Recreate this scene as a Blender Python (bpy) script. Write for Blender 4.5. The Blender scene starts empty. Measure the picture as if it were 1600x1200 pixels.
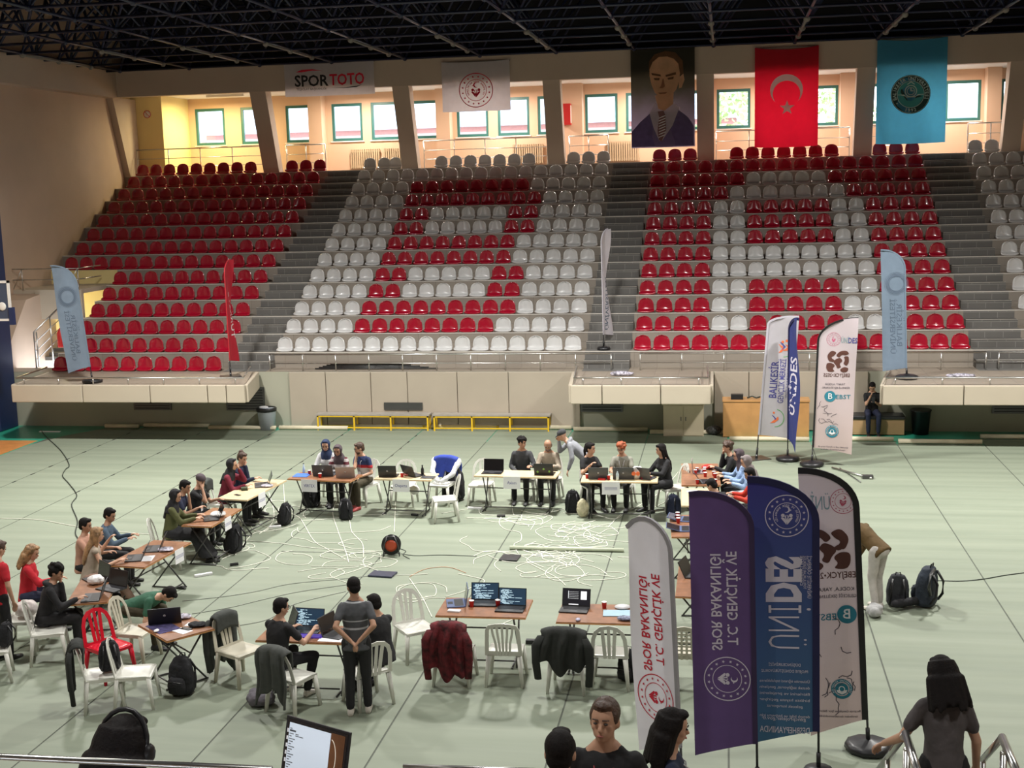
import bpy, bmesh, math, random
import numpy as np
from mathutils import Vector, Matrix
random.seed(7)
S = bpy.context.scene
C = S.collection
R = math.radians
PI = math.pi

# ------------------------------------------------------------------ camera
YAW, PITCH, ROLL, FPX, CH = .1696, .155, -.0259, 1984.4, 6.32
_cy, _sy, _cp, _sp = math.cos(YAW), math.sin(YAW), math.cos(PITCH), math.sin(PITCH)
FW = Vector((-_sy*_cp, _cy*_cp, -_sp)); _r = Vector((_cy, _sy, 0)); _u = _r.cross(FW)
RT = math.cos(ROLL)*_r + math.sin(ROLL)*_u
UP = -math.sin(ROLL)*_r + math.cos(ROLL)*_u
cam = bpy.data.objects.new('camera', bpy.data.cameras.new('camera')); C.objects.link(cam)
cam.matrix_world = Matrix((( RT.x, UP.x, -FW.x, 0), (RT.y, UP.y, -FW.y, 0), (RT.z, UP.z, -FW.z, CH), (0, 0, 0, 1)))
cam.data.sensor_width = 36; cam.data.lens = FPX/1600*36; cam.data.clip_end = 400; cam.data.clip_start = .1
S.camera = cam

def at(u, v, z=0.0):
    """where the line of sight of a surveyed photo point meets the height z"""
    d = FW + (u-800)/FPX*RT - (v-600)/FPX*UP
    return Vector((0, 0, CH)) + d*((z-CH)/d.z)
def aty(u, v, y):
    d = FW + (u-800)/FPX*RT - (v-600)/FPX*UP
    return Vector((0, 0, CH)) + d*(y/d.y)

# ------------------------------------------------------------------ light
w = bpy.data.worlds.new('world'); S.world = w; w.use_nodes = True
bg = w.node_tree.nodes['Background']
bg.inputs[0].default_value = (.80, .88, 1, 1); bg.inputs[1].default_value = 5.0
S.view_settings.view_transform = 'Standard'; S.view_settings.look = 'None'
S.view_settings.gamma = 1; S.view_settings.exposure = .38; S.view_settings.use_curve_mapping = False

def lamp(x, y, z, power, size=.6, color=(1, .96, .86), tilt=(0, 0), name='ceiling_floodlight'):
    l = bpy.data.lights.new(name, 'AREA'); l.shape = 'DISK'; l.size = size; l.energy = power; l.color = color
    o = bpy.data.objects.new(name, l); C.objects.link(o); o.location = (x, y, z)
    o.rotation_euler = (tilt[0], tilt[1], 0)
    return o
LP = 520
for lx in (-13, -3.5, 6):
    for ly in (5, 15, 25):
        l_ = lamp(lx, ly, 10.1, LP*{5: .34, 15: .60, 25: 1.95}[ly], size=.9, color=(1, .975, .925)); l_.data.spread = R(153)
# added fill lamps in the gallery, standing in for daylight from its windows
for gx, gc in ((-18.2, (1, .82, .42)), (-12.8, (1, .86, .74)), (-7.8, (1, .84, .74)), (-2.9, (1, .84, .74)), (2, (1, .84, .74)), (6.8, (1, .84, .74))):
    lamp(gx, 44.0, 9.6, 150, .5, gc, name='gallery_fill_light')
l_ = lamp(-19.9, 35.9, 2.9, 18, .3, (1, .88, .40), name='stairwell_light'); l_.data.type = 'POINT'

# ------------------------------------------------------------------ materials
MATS = {}
def mat(name, col, rough=.6, metal=0, noise=.06, nscale=6, bump=0, bscale=40, spec=.5, trans=0, emit=0, coat=0, sheen=0):
    if name in MATS: return MATS[name]
    m = bpy.data.materials.new(name); m.use_nodes = True
    nt = m.node_tree; b = nt.nodes['Principled BSDF']
    b.inputs['Roughness'].default_value = rough; b.inputs['Metallic'].default_value = metal
    b.inputs['Specular IOR Level'].default_value = spec; b.inputs['Coat Weight'].default_value = coat
    tc = nt.nodes.new('ShaderNodeTexCoord')
    if noise:
        n = nt.nodes.new('ShaderNodeTexNoise'); n.inputs['Scale'].default_value = nscale; n.inputs['Detail'].default_value = 4
        nt.links.new(tc.outputs['Object'], n.inputs['Vector'])
        r = nt.nodes.new('ShaderNodeValToRGB')
        r.color_ramp.elements[0].position = .3; r.color_ramp.elements[1].position = .7
        r.color_ramp.elements[0].color = (*[max(0, c*(1-noise)) for c in col], 1)
        r.color_ramp.elements[1].color = (*[min(1, c*(1+noise)) for c in col], 1)
        nt.links.new(n.outputs[0], r.inputs[0]); nt.links.new(r.outputs[0], b.inputs['Base Color'])
    else: b.inputs['Base Color'].default_value = (*col, 1)
    if bump:
        n2 = nt.nodes.new('ShaderNodeTexNoise'); n2.inputs['Scale'].default_value = bscale; n2.inputs['Detail'].default_value = 3
        nt.links.new(tc.outputs['Object'], n2.inputs['Vector'])
        bp = nt.nodes.new('ShaderNodeBump'); bp.inputs['Strength'].default_value = bump; bp.inputs['Distance'].default_value = .02
        nt.links.new(n2.outputs[0], bp.inputs['Height']); nt.links.new(bp.outputs[0], b.inputs['Normal'])
    if trans:
        t = nt.nodes.new('ShaderNodeBsdfTranslucent'); mx = nt.nodes.new('ShaderNodeMixShader'); mx.inputs[0].default_value = trans
        if noise: nt.links.new(r.outputs[0], t.inputs[0])
        else: t.inputs[0].default_value = (*col, 1)
        out = nt.nodes['Material Output']
        nt.links.new(b.outputs[0], mx.inputs[1]); nt.links.new(t.outputs[0], mx.inputs[2]); nt.links.new(mx.outputs[0], out.inputs[0])
    if emit:
        b.inputs['Emission Color'].default_value = (*col, 1); b.inputs['Emission Strength'].default_value = emit
    MATS[name] = m; return m

def brickmat(name, col, mortar, bw, bh, plane, rough=.55, off=0, var=.05, msize=.006):
    """tiles on a vertical (plane 'XZ') or level (plane 'XY') surface"""
    m = bpy.data.materials.new(name); m.use_nodes = True; nt = m.node_tree; b = nt.nodes['Principled BSDF']
    b.inputs['Roughness'].default_value = rough
    tc = nt.nodes.new('ShaderNodeTexCoord'); sx = nt.nodes.new('ShaderNodeSeparateXYZ'); cx = nt.nodes.new('ShaderNodeCombineXYZ')
    nt.links.new(tc.outputs['Object'], sx.inputs[0]); nt.links.new(sx.outputs[0], cx.inputs[0])
    nt.links.new(sx.outputs[2 if plane == 'XZ' else 1], cx.inputs[1])
    br = nt.nodes.new('ShaderNodeTexBrick'); br.offset = off; br.inputs['Scale'].default_value = 1
    br.inputs['Brick Width'].default_value = bw; br.inputs['Row Height'].default_value = bh; br.inputs['Mortar Size'].default_value = msize
    br.inputs['Color1'].default_value = (*[c*(1-var) for c in col], 1); br.inputs['Color2'].default_value = (*[c*(1+var) for c in col], 1)
    br.inputs['Mortar'].default_value = (*mortar, 1)
    nt.links.new(cx.outputs[0], br.inputs['Vector'])
    n = nt.nodes.new('ShaderNodeTexNoise'); n.inputs['Scale'].default_value = .8; n.inputs['Detail'].default_value = 5
    nt.links.new(tc.outputs['Object'], n.inputs['Vector'])
    mp = nt.nodes.new('ShaderNodeMapRange'); mp.inputs[3].default_value = .82; mp.inputs[4].default_value = 1.12
    nt.links.new(n.outputs[0], mp.inputs[0])
    mx = nt.nodes.new('ShaderNodeVectorMath'); mx.operation = 'SCALE'
    nt.links.new(br.outputs[0], mx.inputs[0]); nt.links.new(mp.outputs[0], mx.inputs['Scale']); nt.links.new(mx.outputs[0], b.inputs['Base Color'])
    return m

def coverfloor():
    m = bpy.data.materials.new('floor_covering_vinyl'); m.use_nodes = True; nt = m.node_tree; b = nt.nodes['Principled BSDF']
    b.inputs['Roughness'].default_value = .62
    tc = nt.nodes.new('ShaderNodeTexCoord')
    mp = nt.nodes.new('ShaderNodeMapping'); mp.inputs['Scale'].default_value = (.12, 1.9, 1)
    nt.links.new(tc.outputs['Object'], mp.inputs[0])
    n = nt.nodes.new('ShaderNodeTexNoise'); n.inputs['Scale'].default_value = 1.6; n.inputs['Detail'].default_value = 5
    nt.links.new(mp.outputs[0], n.inputs['Vector'])
    r = nt.nodes.new('ShaderNodeValToRGB'); r.color_ramp.elements[0].position = .3; r.color_ramp.elements[1].position = .7
    r.color_ramp.elements[0].color = (.195, .228, .170, 1); r.color_ramp.elements[1].color = (.250, .283, .215, 1)
    nt.links.new(n.outputs[0], r.inputs[0]); nt.links.new(r.outputs[0], b.inputs['Base Color'])
    # creases left from rolling it up, along X
    wv = nt.nodes.new('ShaderNodeTexWave'); wv.bands_direction = 'Y'; wv.inputs['Scale'].default_value = .62
    wv.inputs['Distortion'].default_value = 1.6; wv.inputs['Detail'].default_value = 2; wv.inputs['Detail Scale'].default_value = .6
    nt.links.new(tc.outputs['Object'], wv.inputs['Vector'])
    bp = nt.nodes.new('ShaderNodeBump'); bp.inputs['Strength'].default_value = .30; bp.inputs['Distance'].default_value = .03
    nt.links.new(wv.outputs[1], bp.inputs['Height']); nt.links.new(bp.outputs[0], b.inputs['Normal'])
    return m

def stripemat(name, stops, axis=2, rough=.8, scale=1.0):
    """cloth in flat colour bands along one axis of the object; stops: (position, colour)"""
    m = bpy.data.materials.new(name); m.use_nodes = True; nt = m.node_tree; b = nt.nodes['Principled BSDF']; b.inputs['Roughness'].default_value = rough
    tc = nt.nodes.new('ShaderNodeTexCoord'); sx = nt.nodes.new('ShaderNodeSeparateXYZ'); nt.links.new(tc.outputs['Object'], sx.inputs[0])
    mp = nt.nodes.new('ShaderNodeMath'); mp.operation = 'MULTIPLY'; mp.inputs[1].default_value = scale
    nt.links.new(sx.outputs[axis], mp.inputs[0])
    r = nt.nodes.new('ShaderNodeValToRGB'); r.color_ramp.interpolation = 'CONSTANT'
    while len(r.color_ramp.elements) > 1: r.color_ramp.elements.remove(r.color_ramp.elements[-1])
    for i, (p, c) in enumerate(stops):
        e = r.color_ramp.elements[0] if i == 0 else r.color_ramp.elements.new(p)
        e.position = p; e.color = (*c, 1)
    nt.links.new(mp.outputs[0], r.inputs[0]); nt.links.new(r.outputs[0], b.inputs['Base Color'])
    return m

def gradmat(name, z0, z1, c0, c1, rough=.7, trans=.2, noise=.5):
    m = bpy.data.materials.new(name); m.use_nodes = True; nt = m.node_tree; b = nt.nodes['Principled BSDF']; b.inputs['Roughness'].default_value = rough
    tc = nt.nodes.new('ShaderNodeTexCoord'); sx = nt.nodes.new('ShaderNodeSeparateXYZ'); nt.links.new(tc.outputs['Object'], sx.inputs[0])
    n = nt.nodes.new('ShaderNodeTexNoise'); n.inputs['Scale'].default_value = 2; nt.links.new(tc.outputs['Object'], n.inputs['Vector'])
    ad = nt.nodes.new('ShaderNodeMath'); ad.operation = 'MULTIPLY_ADD'; ad.inputs[1].default_value = noise; nt.links.new(n.outputs[0], ad.inputs[0]); nt.links.new(sx.outputs[2], ad.inputs[2])
    mp = nt.nodes.new('ShaderNodeMapRange'); mp.inputs[1].default_value = z0; mp.inputs[2].default_value = z1
    nt.links.new(ad.outputs[0], mp.inputs[0])
    r = nt.nodes.new('ShaderNodeValToRGB'); r.color_ramp.elements[0].color = (*c0, 1); r.color_ramp.elements[1].color = (*c1, 1)
    nt.links.new(mp.outputs[0], r.inputs[0]); nt.links.new(r.outputs[0], b.inputs['Base Color'])
    t = nt.nodes.new('ShaderNodeBsdfTranslucent'); nt.links.new(r.outputs[0], t.inputs[0])
    mx = nt.nodes.new('ShaderNodeMixShader'); mx.inputs[0].default_value = trans
    nt.links.new(b.outputs[0], mx.inputs[1]); nt.links.new(t.outputs[0], mx.inputs[2]); nt.links.new(mx.outputs[0], nt.nodes['Material Output'].inputs[0])
    return m

def glassmat():
    m = bpy.data.materials.new('window_glass'); m.use_nodes = True; nt = m.node_tree
    t = nt.nodes.new('ShaderNodeBsdfTransparent'); g = nt.nodes.new('ShaderNodeBsdfGlossy'); g.inputs['Roughness'].default_value = .05
    t.inputs[0].default_value = (.93, .96, .97, 1)
    mx = nt.nodes.new('ShaderNodeMixShader'); mx.inputs[0].default_value = .06
    nt.links.new(t.outputs[0], mx.inputs[1]); nt.links.new(g.outputs[0], mx.inputs[2]); nt.links.new(mx.outputs[0], nt.nodes['Material Output'].inputs[0])
    return m

M_peach = mat('peach_wall_paint', (.53, .40, .30), .75, noise=.07, nscale=.7, bump=.05, bscale=8)
M_beam = mat('beige_concrete_paint', (.50, .41, .325), .75, noise=.05, nscale=.8, bump=.05)
M_gal = mat('gallery_apricot_paint', (.72, .50, .34), .7, noise=.03, nscale=.6)
M_galy = mat('yellow_lit_wall', (.80, .66, .30), .7, noise=.03, nscale=.6)  # yellowish light on these walls is put into their colour
M_white = mat('white_paint', (.78, .76, .72), .6, noise=.02)
M_panel = mat('cream_wall_padding', (.40, .345, .275), .6, noise=.04, nscale=1.2, bump=.06, bscale=5)
M_balc = mat('cream_balcony_padding', (.49, .43, .34), .55, noise=.03, nscale=1.2, bump=.05, bscale=5)
M_recess = mat('grey_green_recess_paint', (.36, .355, .28), .7, noise=.06, nscale=1)
M_riser = brickmat('brown_stone_tile', (.29, .255, .215), (.20, .17, .14), .6, .4193, 'XZ', off=0)
M_tread = brickmat('brown_stone_tread', (.33, .28, .225), (.24, .20, .165), .6, .39, 'XY')
M_step = brickmat('grey_stair_tile', (.135, .13, .122), (.24, .235, .22), .45, .21, 'XZ', off=.5, msize=.007)
M_steptop = mat('grey_stair_tread', (.18, .175, .165), .5, noise=.08, nscale=3)
M_nose = mat('light_step_edge', (.58, .55, .50), .5, noise=0)
M_red = mat('red_seat_plastic', (.34, .005, .022), .2, noise=.04, nscale=3, coat=.3)
M_wht = mat('white_seat_plastic', (.56, .56, .56), .28, noise=.03, nscale=3, coat=.2)
M_steel = mat('brushed_steel', (.62, .62, .60), .28, metal=1, noise=.05)
M_teal = mat('teal_window_frame', (.045, .17, .15), .4)
M_glass = glassmat()
M_roof = mat('dark_roof_sheet', (.008, .008, .011), .8, noise=.2, nscale=1)
M_truss = mat('navy_truss_paint', (.006, .012, .042), .45, noise=.1)
M_tube = mat('grey_node_steel', (.20, .19, .175), .5)
M_cover = coverfloor()
M_green = mat('green_court_paint', (.035, .36, .24), .3, noise=.06, nscale=2)
M_wood = mat('orange_court_wood', (.60, .25, .07), .3, noise=.12, nscale=5)
M_bluepad = mat('dark_blue_padding', (.012, .025, .085), .5)
M_roll = mat('cream_cover_underside', (.66, .60, .44), .6)
M_yellow = mat('yellow_bench_steel', (.75, .48, .02), .4)
M_benchtop = mat('grey_bench_top', (.34, .31, .27), .5, noise=.1)
M_black = mat('black_plastic', (.012, .012, .014), .4)
M_blackf = mat('black_fabric', (.011, .011, .014), .85, noise=.3, nscale=15, bump=.4, bscale=30)
M_grey = mat('dark_grey_steel', (.10, .10, .10), .35, metal=.7)
M_chair = mat('white_chair_plastic', (.66, .66, .60), .38, noise=.03, nscale=5)
M_chairb = mat('beige_chair_plastic', (.55, .52, .42), .45, noise=.03)
M_chairr = mat('red_chair_plastic', (.62, .01, .03), .25, noise=.03)
M_tb1 = mat('brown_table_laminate', (.27, .125, .065), .35, noise=.22, nscale=9)
M_tb2 = mat('pale_table_laminate', (.66, .52, .32), .4, noise=.08, nscale=6)
M_edge = mat('orange_table_edge', (.50, .24, .08), .5, noise=.1)
M_paper = mat('white_paper', (.80, .80, .82), .7, noise=.01)
M_cable = mat('white_cable_sheath', (.82, .82, .72), .5, noise=0)
M_cableb = mat('black_cable_sheath', (.02, .03, .025), .5, noise=0)
M_cableo = mat('orange_cable_sheath', (.55, .32, .2), .5, noise=0)
M_cup = mat('red_paper_cup', (.55, .02, .02), .5, noise=.02)

# ------------------------------------------------------------------ mesh helpers
class MB:
    def __init__(s): s.v = []; s.f = []; s.m = []; s.sm = []
    def add(s, vs, fs, mi=0, smooth=False, M=None):
        o = len(s.v)
        s.v += [tuple(M @ Vector(v)) if M else tuple(v) for v in vs]
        s.f += [tuple(i+o for i in f) for f in fs]; s.m += [mi]*len(fs); s.sm += [smooth]*len(fs); return s
    def box(s, x0, x1, y0, y1, z0, z1, mi=0, M=None):
        v = [(x0, y0, z0), (x1, y0, z0), (x1, y1, z0), (x0, y1, z0), (x0, y0, z1), (x1, y0, z1), (x1, y1, z1), (x0, y1, z1)]
        return s.add(v, [(3, 2, 1, 0), (4, 5, 6, 7), (0, 1, 5, 4), (1, 2, 6, 5), (2, 3, 7, 6), (3, 0, 4, 7)], mi, False, M)
    def tube(s, pts, r, n=8, mi=0, M=None, r2=None, closed=False):
        pts = [Vector(p) for p in pts]; N = len(pts); vs = []
        ref = None
        for i, p in enumerate(pts):
            d = (pts[min(i+1, N-1)]-pts[max(i-1, 0)])
            if closed: d = pts[(i+1) % N]-pts[(i-1) % N]
            if d.length < 1e-9: d = Vector((0, 0, 1))
            d.normalize()
            if ref is None: ref = Vector((0, 0, 1)) if abs(d.z) < .9 else Vector((1, 0, 0))
            a = d.cross(ref)
            if a.length < 1e-3: a = d.cross(Vector((0, 1, 0.1)))
            a.normalize(); b = d.cross(a); ref = -b if False else ref
            rr = r if r2 is None else r+(r2-r)*i/max(1, N-1)
            for k in range(n):
                t = 2*PI*k/n; vs.append(p+a*(rr*math.cos(t))+b*(rr*math.sin(t)))
        fs = []
        for i in range(N if closed else N-1):
            j = (i+1) % N
            for k in range(n): fs.append((i*n+k, i*n+(k+1) % n, j*n+(k+1) % n, j*n+k))
        if not closed: fs += [tuple(range(n))[::-1], tuple(range((N-1)*n, N*n))]
        return s.add(vs, fs, mi, True, M)
    def lathe(s, prof, n=20, mi=0, M=None, c=(0, 0, 0)):
        vs = []; fs = []
        for r, z in prof:
            for k in range(n): t = 2*PI*k/n; vs.append((c[0]+r*math.cos(t), c[1]+r*math.sin(t), c[2]+z))
        for i in range(len(prof)-1):
            for k in range(n): fs.append((i*n+k, i*n+(k+1) % n, (i+1)*n+(k+1) % n, (i+1)*n+k))
        fs += [tuple(range(n))[::-1], tuple(range((len(prof)-1)*n, len(prof)*n))]
        return s.add(vs, fs, mi, True, M)
    def ell(s, c, r, n=12, mi=0, M=None, rot=None):
        vs = []; fs = []; m = max(4, n//2+1)
        for i in range(m+1):
            a = -PI/2+PI*i/m
            for k in range(n):
                t = 2*PI*k/n; p = Vector((r[0]*math.cos(a)*math.cos(t), r[1]*math.cos(a)*math.sin(t), r[2]*math.sin(a)))
                if rot is not None: p = rot @ p
                vs.append(Vector(c)+p)
        for i in range(m):
            for k in range(n): fs.append((i*n+k, i*n+(k+1) % n, (i+1)*n+(k+1) % n, (i+1)*n+k))
        fs += [tuple(range(n))[::-1], tuple(range(m*n, (m+1)*n))]
        return s.add(vs, fs, mi, True, M)
    def limb(s, p0, p1, r0, r1, n=10, mi=0):
        p0 = Vector(p0); p1 = Vector(p1); d = (p1-p0); L = d.length
        if L < 1e-6: return s
        d /= L; a = d.cross(Vector((0, 0, 1)) if abs(d.z) < .9 else Vector((1, 0, 0))).normalized(); b = d.cross(a); vs = []
        rings = [(p0+d*(r0*math.sin(R(t))), r0*math.cos(R(t))) for t in (-85, -45, 0)]+[(p1+d*(r1*math.sin(R(t))), r1*math.cos(R(t))) for t in (0, 45, 85)]
        for c, r in rings:
            for k in range(n): t = 2*PI*k/n; vs.append(c+a*(r*math.cos(t))+b*(r*math.sin(t)))
        fs = []; N = len(rings)
        for i in range(N-1):
            for k in range(n): fs.append((i*n+k, i*n+(k+1) % n, (i+1)*n+(k+1) % n, (i+1)*n+k))
        fs += [tuple(range(n))[::-1], tuple(range((N-1)*n, N*n))]
        return s.add(vs, fs, mi, True)
    def loft(s, rings, n=16, mi=0, sup=2.0):
        """rings: (centre, axis u, axis v, ru, rv)"""
        vs = []; fs = []
        for c, U, V, ru, rv in rings:
            for k in range(n):
                t = 2*PI*k/n; ct, st = math.cos(t), math.sin(t)
                e = 2/sup; vs.append(Vector(c)+U*(ru*math.copysign(abs(ct)**e, ct))+V*(rv*math.copysign(abs(st)**e, st)))
        N = len(rings)
        for i in range(N-1):
            for k in range(n): fs.append((i*n+k, i*n+(k+1) % n, (i+1)*n+(k+1) % n, (i+1)*n+k))
        fs += [tuple(range(n))[::-1], tuple(range((N-1)*n, N*n))]
        return s.add(vs, fs, mi, True)
    def prism(s, poly, fn, d0, d1, mi=0):
        """poly: 2D points; fn(p, d) -> 3D"""
        n = len(poly); vs = [fn(p, d0) for p in poly]+[fn(p, d1) for p in poly]
        fs = [tuple(range(n))[::-1], tuple(range(n, 2*n))]+[(i, (i+1) % n, n+(i+1) % n, n+i) for i in range(n)]
        return s.add(vs, fs, mi)
    def mesh(s, name, fix=True):
        me = bpy.data.meshes.new(name); me.from_pydata([tuple(v) for v in s.v], [], s.f)
        me.polygons.foreach_set('material_index', s.m); me.polygons.foreach_set('use_smooth', s.sm)
        if fix:
            bm = bmesh.new(); bm.from_mesh(me); bmesh.ops.recalc_face_normals(bm, faces=bm.faces[:]); bm.to_mesh(me); bm.free()
        me.update(); return me
    def build(s, name, mats, parent=None, loc=None, rotz=0, bevel=0):
        me = s.mesh(name)
        for m in (mats if isinstance(mats, (list, tuple)) else [mats]): me.materials.append(m)
        o = bpy.data.objects.new(name, me); C.objects.link(o)
        if parent: o.parent = parent
        if loc is not None: o.location = loc
        if rotz: o.rotation_euler.z = rotz
        if bevel:
            b = o.modifiers.new('bevel', 'BEVEL'); b.width = bevel; b.segments = 2; b.limit_method = 'ANGLE'
        return o

def tag(o, label=None, cat=None, group=None, kind=None):
    if label: o['label'] = label
    if cat: o['category'] = cat
    if group: o['group'] = group
    if kind: o['kind'] = kind
    return o
def empty(name, loc=(0, 0, 0), rz=0, label=None, cat=None, group=None):
    o = bpy.data.objects.new(name, None); C.objects.link(o); o.location = loc; o.rotation_euler.z = rz; o.empty_display_size = .1
    return tag(o, label, cat, group)
def struct(mb, name, mats, label=None, bevel=0):
    o = mb.build(name, mats, bevel=bevel); o['kind'] = 'structure'
    if label: o['label'] = label
    return o
def copy_tree(o, parent=None):
    c = o.copy(); C.objects.link(c); c.parent = parent
    for ch in KIDS.get(o.name, list(o.children)): copy_tree(ch, c)
    return c
KIDS = {}
def fused(mb, name, m, parent, vox=.011, smooth=5, lump=0):
    """one continuous skin over everything in mb"""
    me = mb.mesh('tmp'); o = bpy.data.objects.new('tmp', me); C.objects.link(o)
    r = o.modifiers.new('r', 'REMESH'); r.mode = 'VOXEL'; r.voxel_size = vox; r.use_smooth_shade = True
    sm = o.modifiers.new('s', 'SMOOTH'); sm.iterations = smooth; sm.factor = .5
    if lump:
        tx = bpy.data.textures.get('cloth_lumps') or bpy.data.textures.new('cloth_lumps', 'CLOUDS'); tx.noise_scale = .09
        d = o.modifiers.new('d', 'DISPLACE'); d.texture = tx; d.strength = lump; d.mid_level = .5; d.texture_coords = 'LOCAL'
    dg = bpy.context.evaluated_depsgraph_get(); out = bpy.data.meshes.new_from_object(o.evaluated_get(dg), depsgraph=dg)
    bpy.data.objects.remove(o); bpy.data.meshes.remove(me)
    out.name = name; out.materials.clear()
    out.materials.append(m)
    out.polygons.foreach_set('material_index', [0]*len(out.polygons))
    ob = bpy.data.objects.new(name, out); C.objects.link(ob); ob.parent = parent
    return ob

# ================================================================== THE HALL
Y0, Z0, D, RI = 33.157, 1.945, .7796, .4193        # first seat row, row depth and rise
XL, XR = -20.95, 13.0
rowY = lambda i: Y0+i*D
rowZ = lambda i: Z0+i*RI
WALK = rowZ(-1)
YW = rowY(-1)
BX = [-20.3155, -12.029, -2.1855, 7.7301]
AISLE = [(-13.5, -12.3), (-3.7, -2.5), (6.12, 7.4)]
VX = -18.72            # right side of the left stairwell

# floor and the rolled-out covering
mb = MB(); mb.box(XL, XR, -4, YW, -.2, -.004); struct(mb, 'floor', M_green)
mb = MB(); mb.box(-17.8, XR, -4, 30.6, -.003, -.001); struct(mb, 'floor_underlay', mat('dark_underlay', (.09, .10, .08), .8))
mb = MB(); mb.box(XL+.01, -17.9, -4, 30.3, -.004, -.001); struct(mb, 'floor_court_wood', M_wood)
ends = [32.0, 32.15, 31.9, 31.95, 32.2, 32.25, 32.2, 32.0, 31.7, 30.9, 31.0, 30.75, 31.4, 31.4, 31.4, 31.4]
x = -17.83
for k in range(16):
    x1 = min(x+1.985, XR-.05)
    if x1-x < .5: break
    if k == 0:   # its far left corner is cut off round
        mb = MB(); mb.prism([(x, 8), (x1-.02, 8), (x1-.02, ends[0]), (x+.95, ends[0]), (x+.35, 31.0), (x, 29.6)], lambda p, d: (p[0], p[1], d), 0, .004)
    else: mb = MB(); mb.box(x, x1-.022, 6.6, ends[k], 0, .004)
    o = struct(mb, 'floor_covering', M_cover)
    if k > 0 or True:
        mb = MB(); e = ends[k]+.05
        mb.tube([(x+(.95 if k == 0 else .03), e, .062), (x1-.05, e, .062)], .058, 10)
        o = mb.build('rolled_covering_end', M_roll)
        tag(o, 'cream rolled end of the floor covering, strip %d from the left' % (k+1), 'floor covering roll', 'rolled ends of the floor covering')
    x = x1
mb = MB()
for (u0, v0, u1, v1) in ((280, 693, 150, 750),):
    pass
# small black ties along the seams
for sx in (-15.845, -13.86, -11.875, -9.89, -7.905):
    for k in range(9): mb.box(sx-.012, sx+.012, 24.8+k*.8, 24.98+k*.8, .004, .012)
o = mb.build('seam_tape', M_black); tag(o, 'short black tape pieces along the seams of the floor covering', 'tape', kind='stuff')

# left wall with its beam
mb = MB(); mb.box(XL-.3, XL, -6, 50, 0, 13.5); struct(mb, 'wall_left', M_peach)
mb = MB(); mb.box(XL, XL+.42, -6, 41.55, 9.62, 10.48); struct(mb, 'trim_1', M_beam, 'beam along the left wall')
mb = MB(); mb.box(XR, XR+.3, -6, 50, 0, 13.5); struct(mb, 'wall_right', M_peach)
mb = MB(); mb.box(XL-.3, XR+.3, -6.3, -6, 0, 13.5); struct(mb, 'wall_front', M_peach)
mb = MB(); mb.box(XL-.3, XR+.3, -6, 43.2, 12.9, 13.2); struct(mb, 'ceiling', M_roof)
mb = MB(); mb.box(XL, XR, 41.55, 41.9, 9.64, 10.48); struct(mb, 'trim_2', M_beam, 'beam over the gallery openings')
mb = MB(); mb.box(XL, XR, 42.9, 43.1, 9.88, 12.95); struct(mb, 'wall_back_upper', M_roof)
# slanted pillars
pill = [(-21.2, -20.72)]+[(a, b) for a, b in ((-15.8, -15.24), (-10.87, -10.31), (-5.87, -5.31), (-.95, -.41), (3.98, 4.54), (8.5, 9.06))]
for i, (a, b) in enumerate(pill):
    mb = MB(); lo, hi = rowZ(12)-.4, 9.66
    mb.prism([(42.52, rowZ(12)), (42.95, rowZ(12)), (42.1, hi), (41.57, hi)] if i else [(42.5, rowZ(12)), (44, rowZ(12)), (44, hi), (41.57, hi)], lambda p, d: (d, p[0], p[1]), max(a, XL), b)
    struct(mb, 'pillar', M_beam, 'slanted concrete pillar between the gallery openings')

# far stand: terraces
mbr = MB(); mbt = MB(); mbn = MB()
for i in range(-1, 13):
    y, z = rowY(i), rowZ(i)
    x0 = XL if (i >= 5 or i < 0) else VX
    if i >= 0:
        mbr.add([(x0, y, rowZ(i-1)), (XR, y, rowZ(i-1)), (XR, y, z), (x0, y, z)], [(0, 1, 2, 3)])
        mbn.box(x0, XR, y-.012, y+.02, z-.022, z+.004)
    y1 = rowY(i+1) if i < 12 else 43.1
    mbt.add([(x0, y, z), (XR, y, z), (XR, y1, z), (x0, y1, z)], [(0, 1, 2, 3)])
struct(mbr, 'stand_risers', M_riser); struct(mbt, 'stand_treads', M_tread); struct(mbn, 'trim_3', M_nose, 'light edges of the terraces')
for n, (a, b) in enumerate(AISLE):
    mb = MB()
    for i in range(-1, 12):
        y, z = rowY(i), rowZ(i)
        mb.box(a, b, y+D*.5, y+D, z+.001, z+RI/2, 0)
        mb.box(a, b, y+D-.006, y+D+.001, z+RI/2, z+RI-.023, 0)
        mb.box(a, b, y+D*.5-.012, y+D*.5+.02, z+RI/2-.002, z+RI/2+.006, 2)
        mb.box(a, b, y-.001, y+D*.5, z+.001, z+.006, 1)
    o = struct(mb, 'stair_aisle', [M_step, M_steptop, M_nose])
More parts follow.
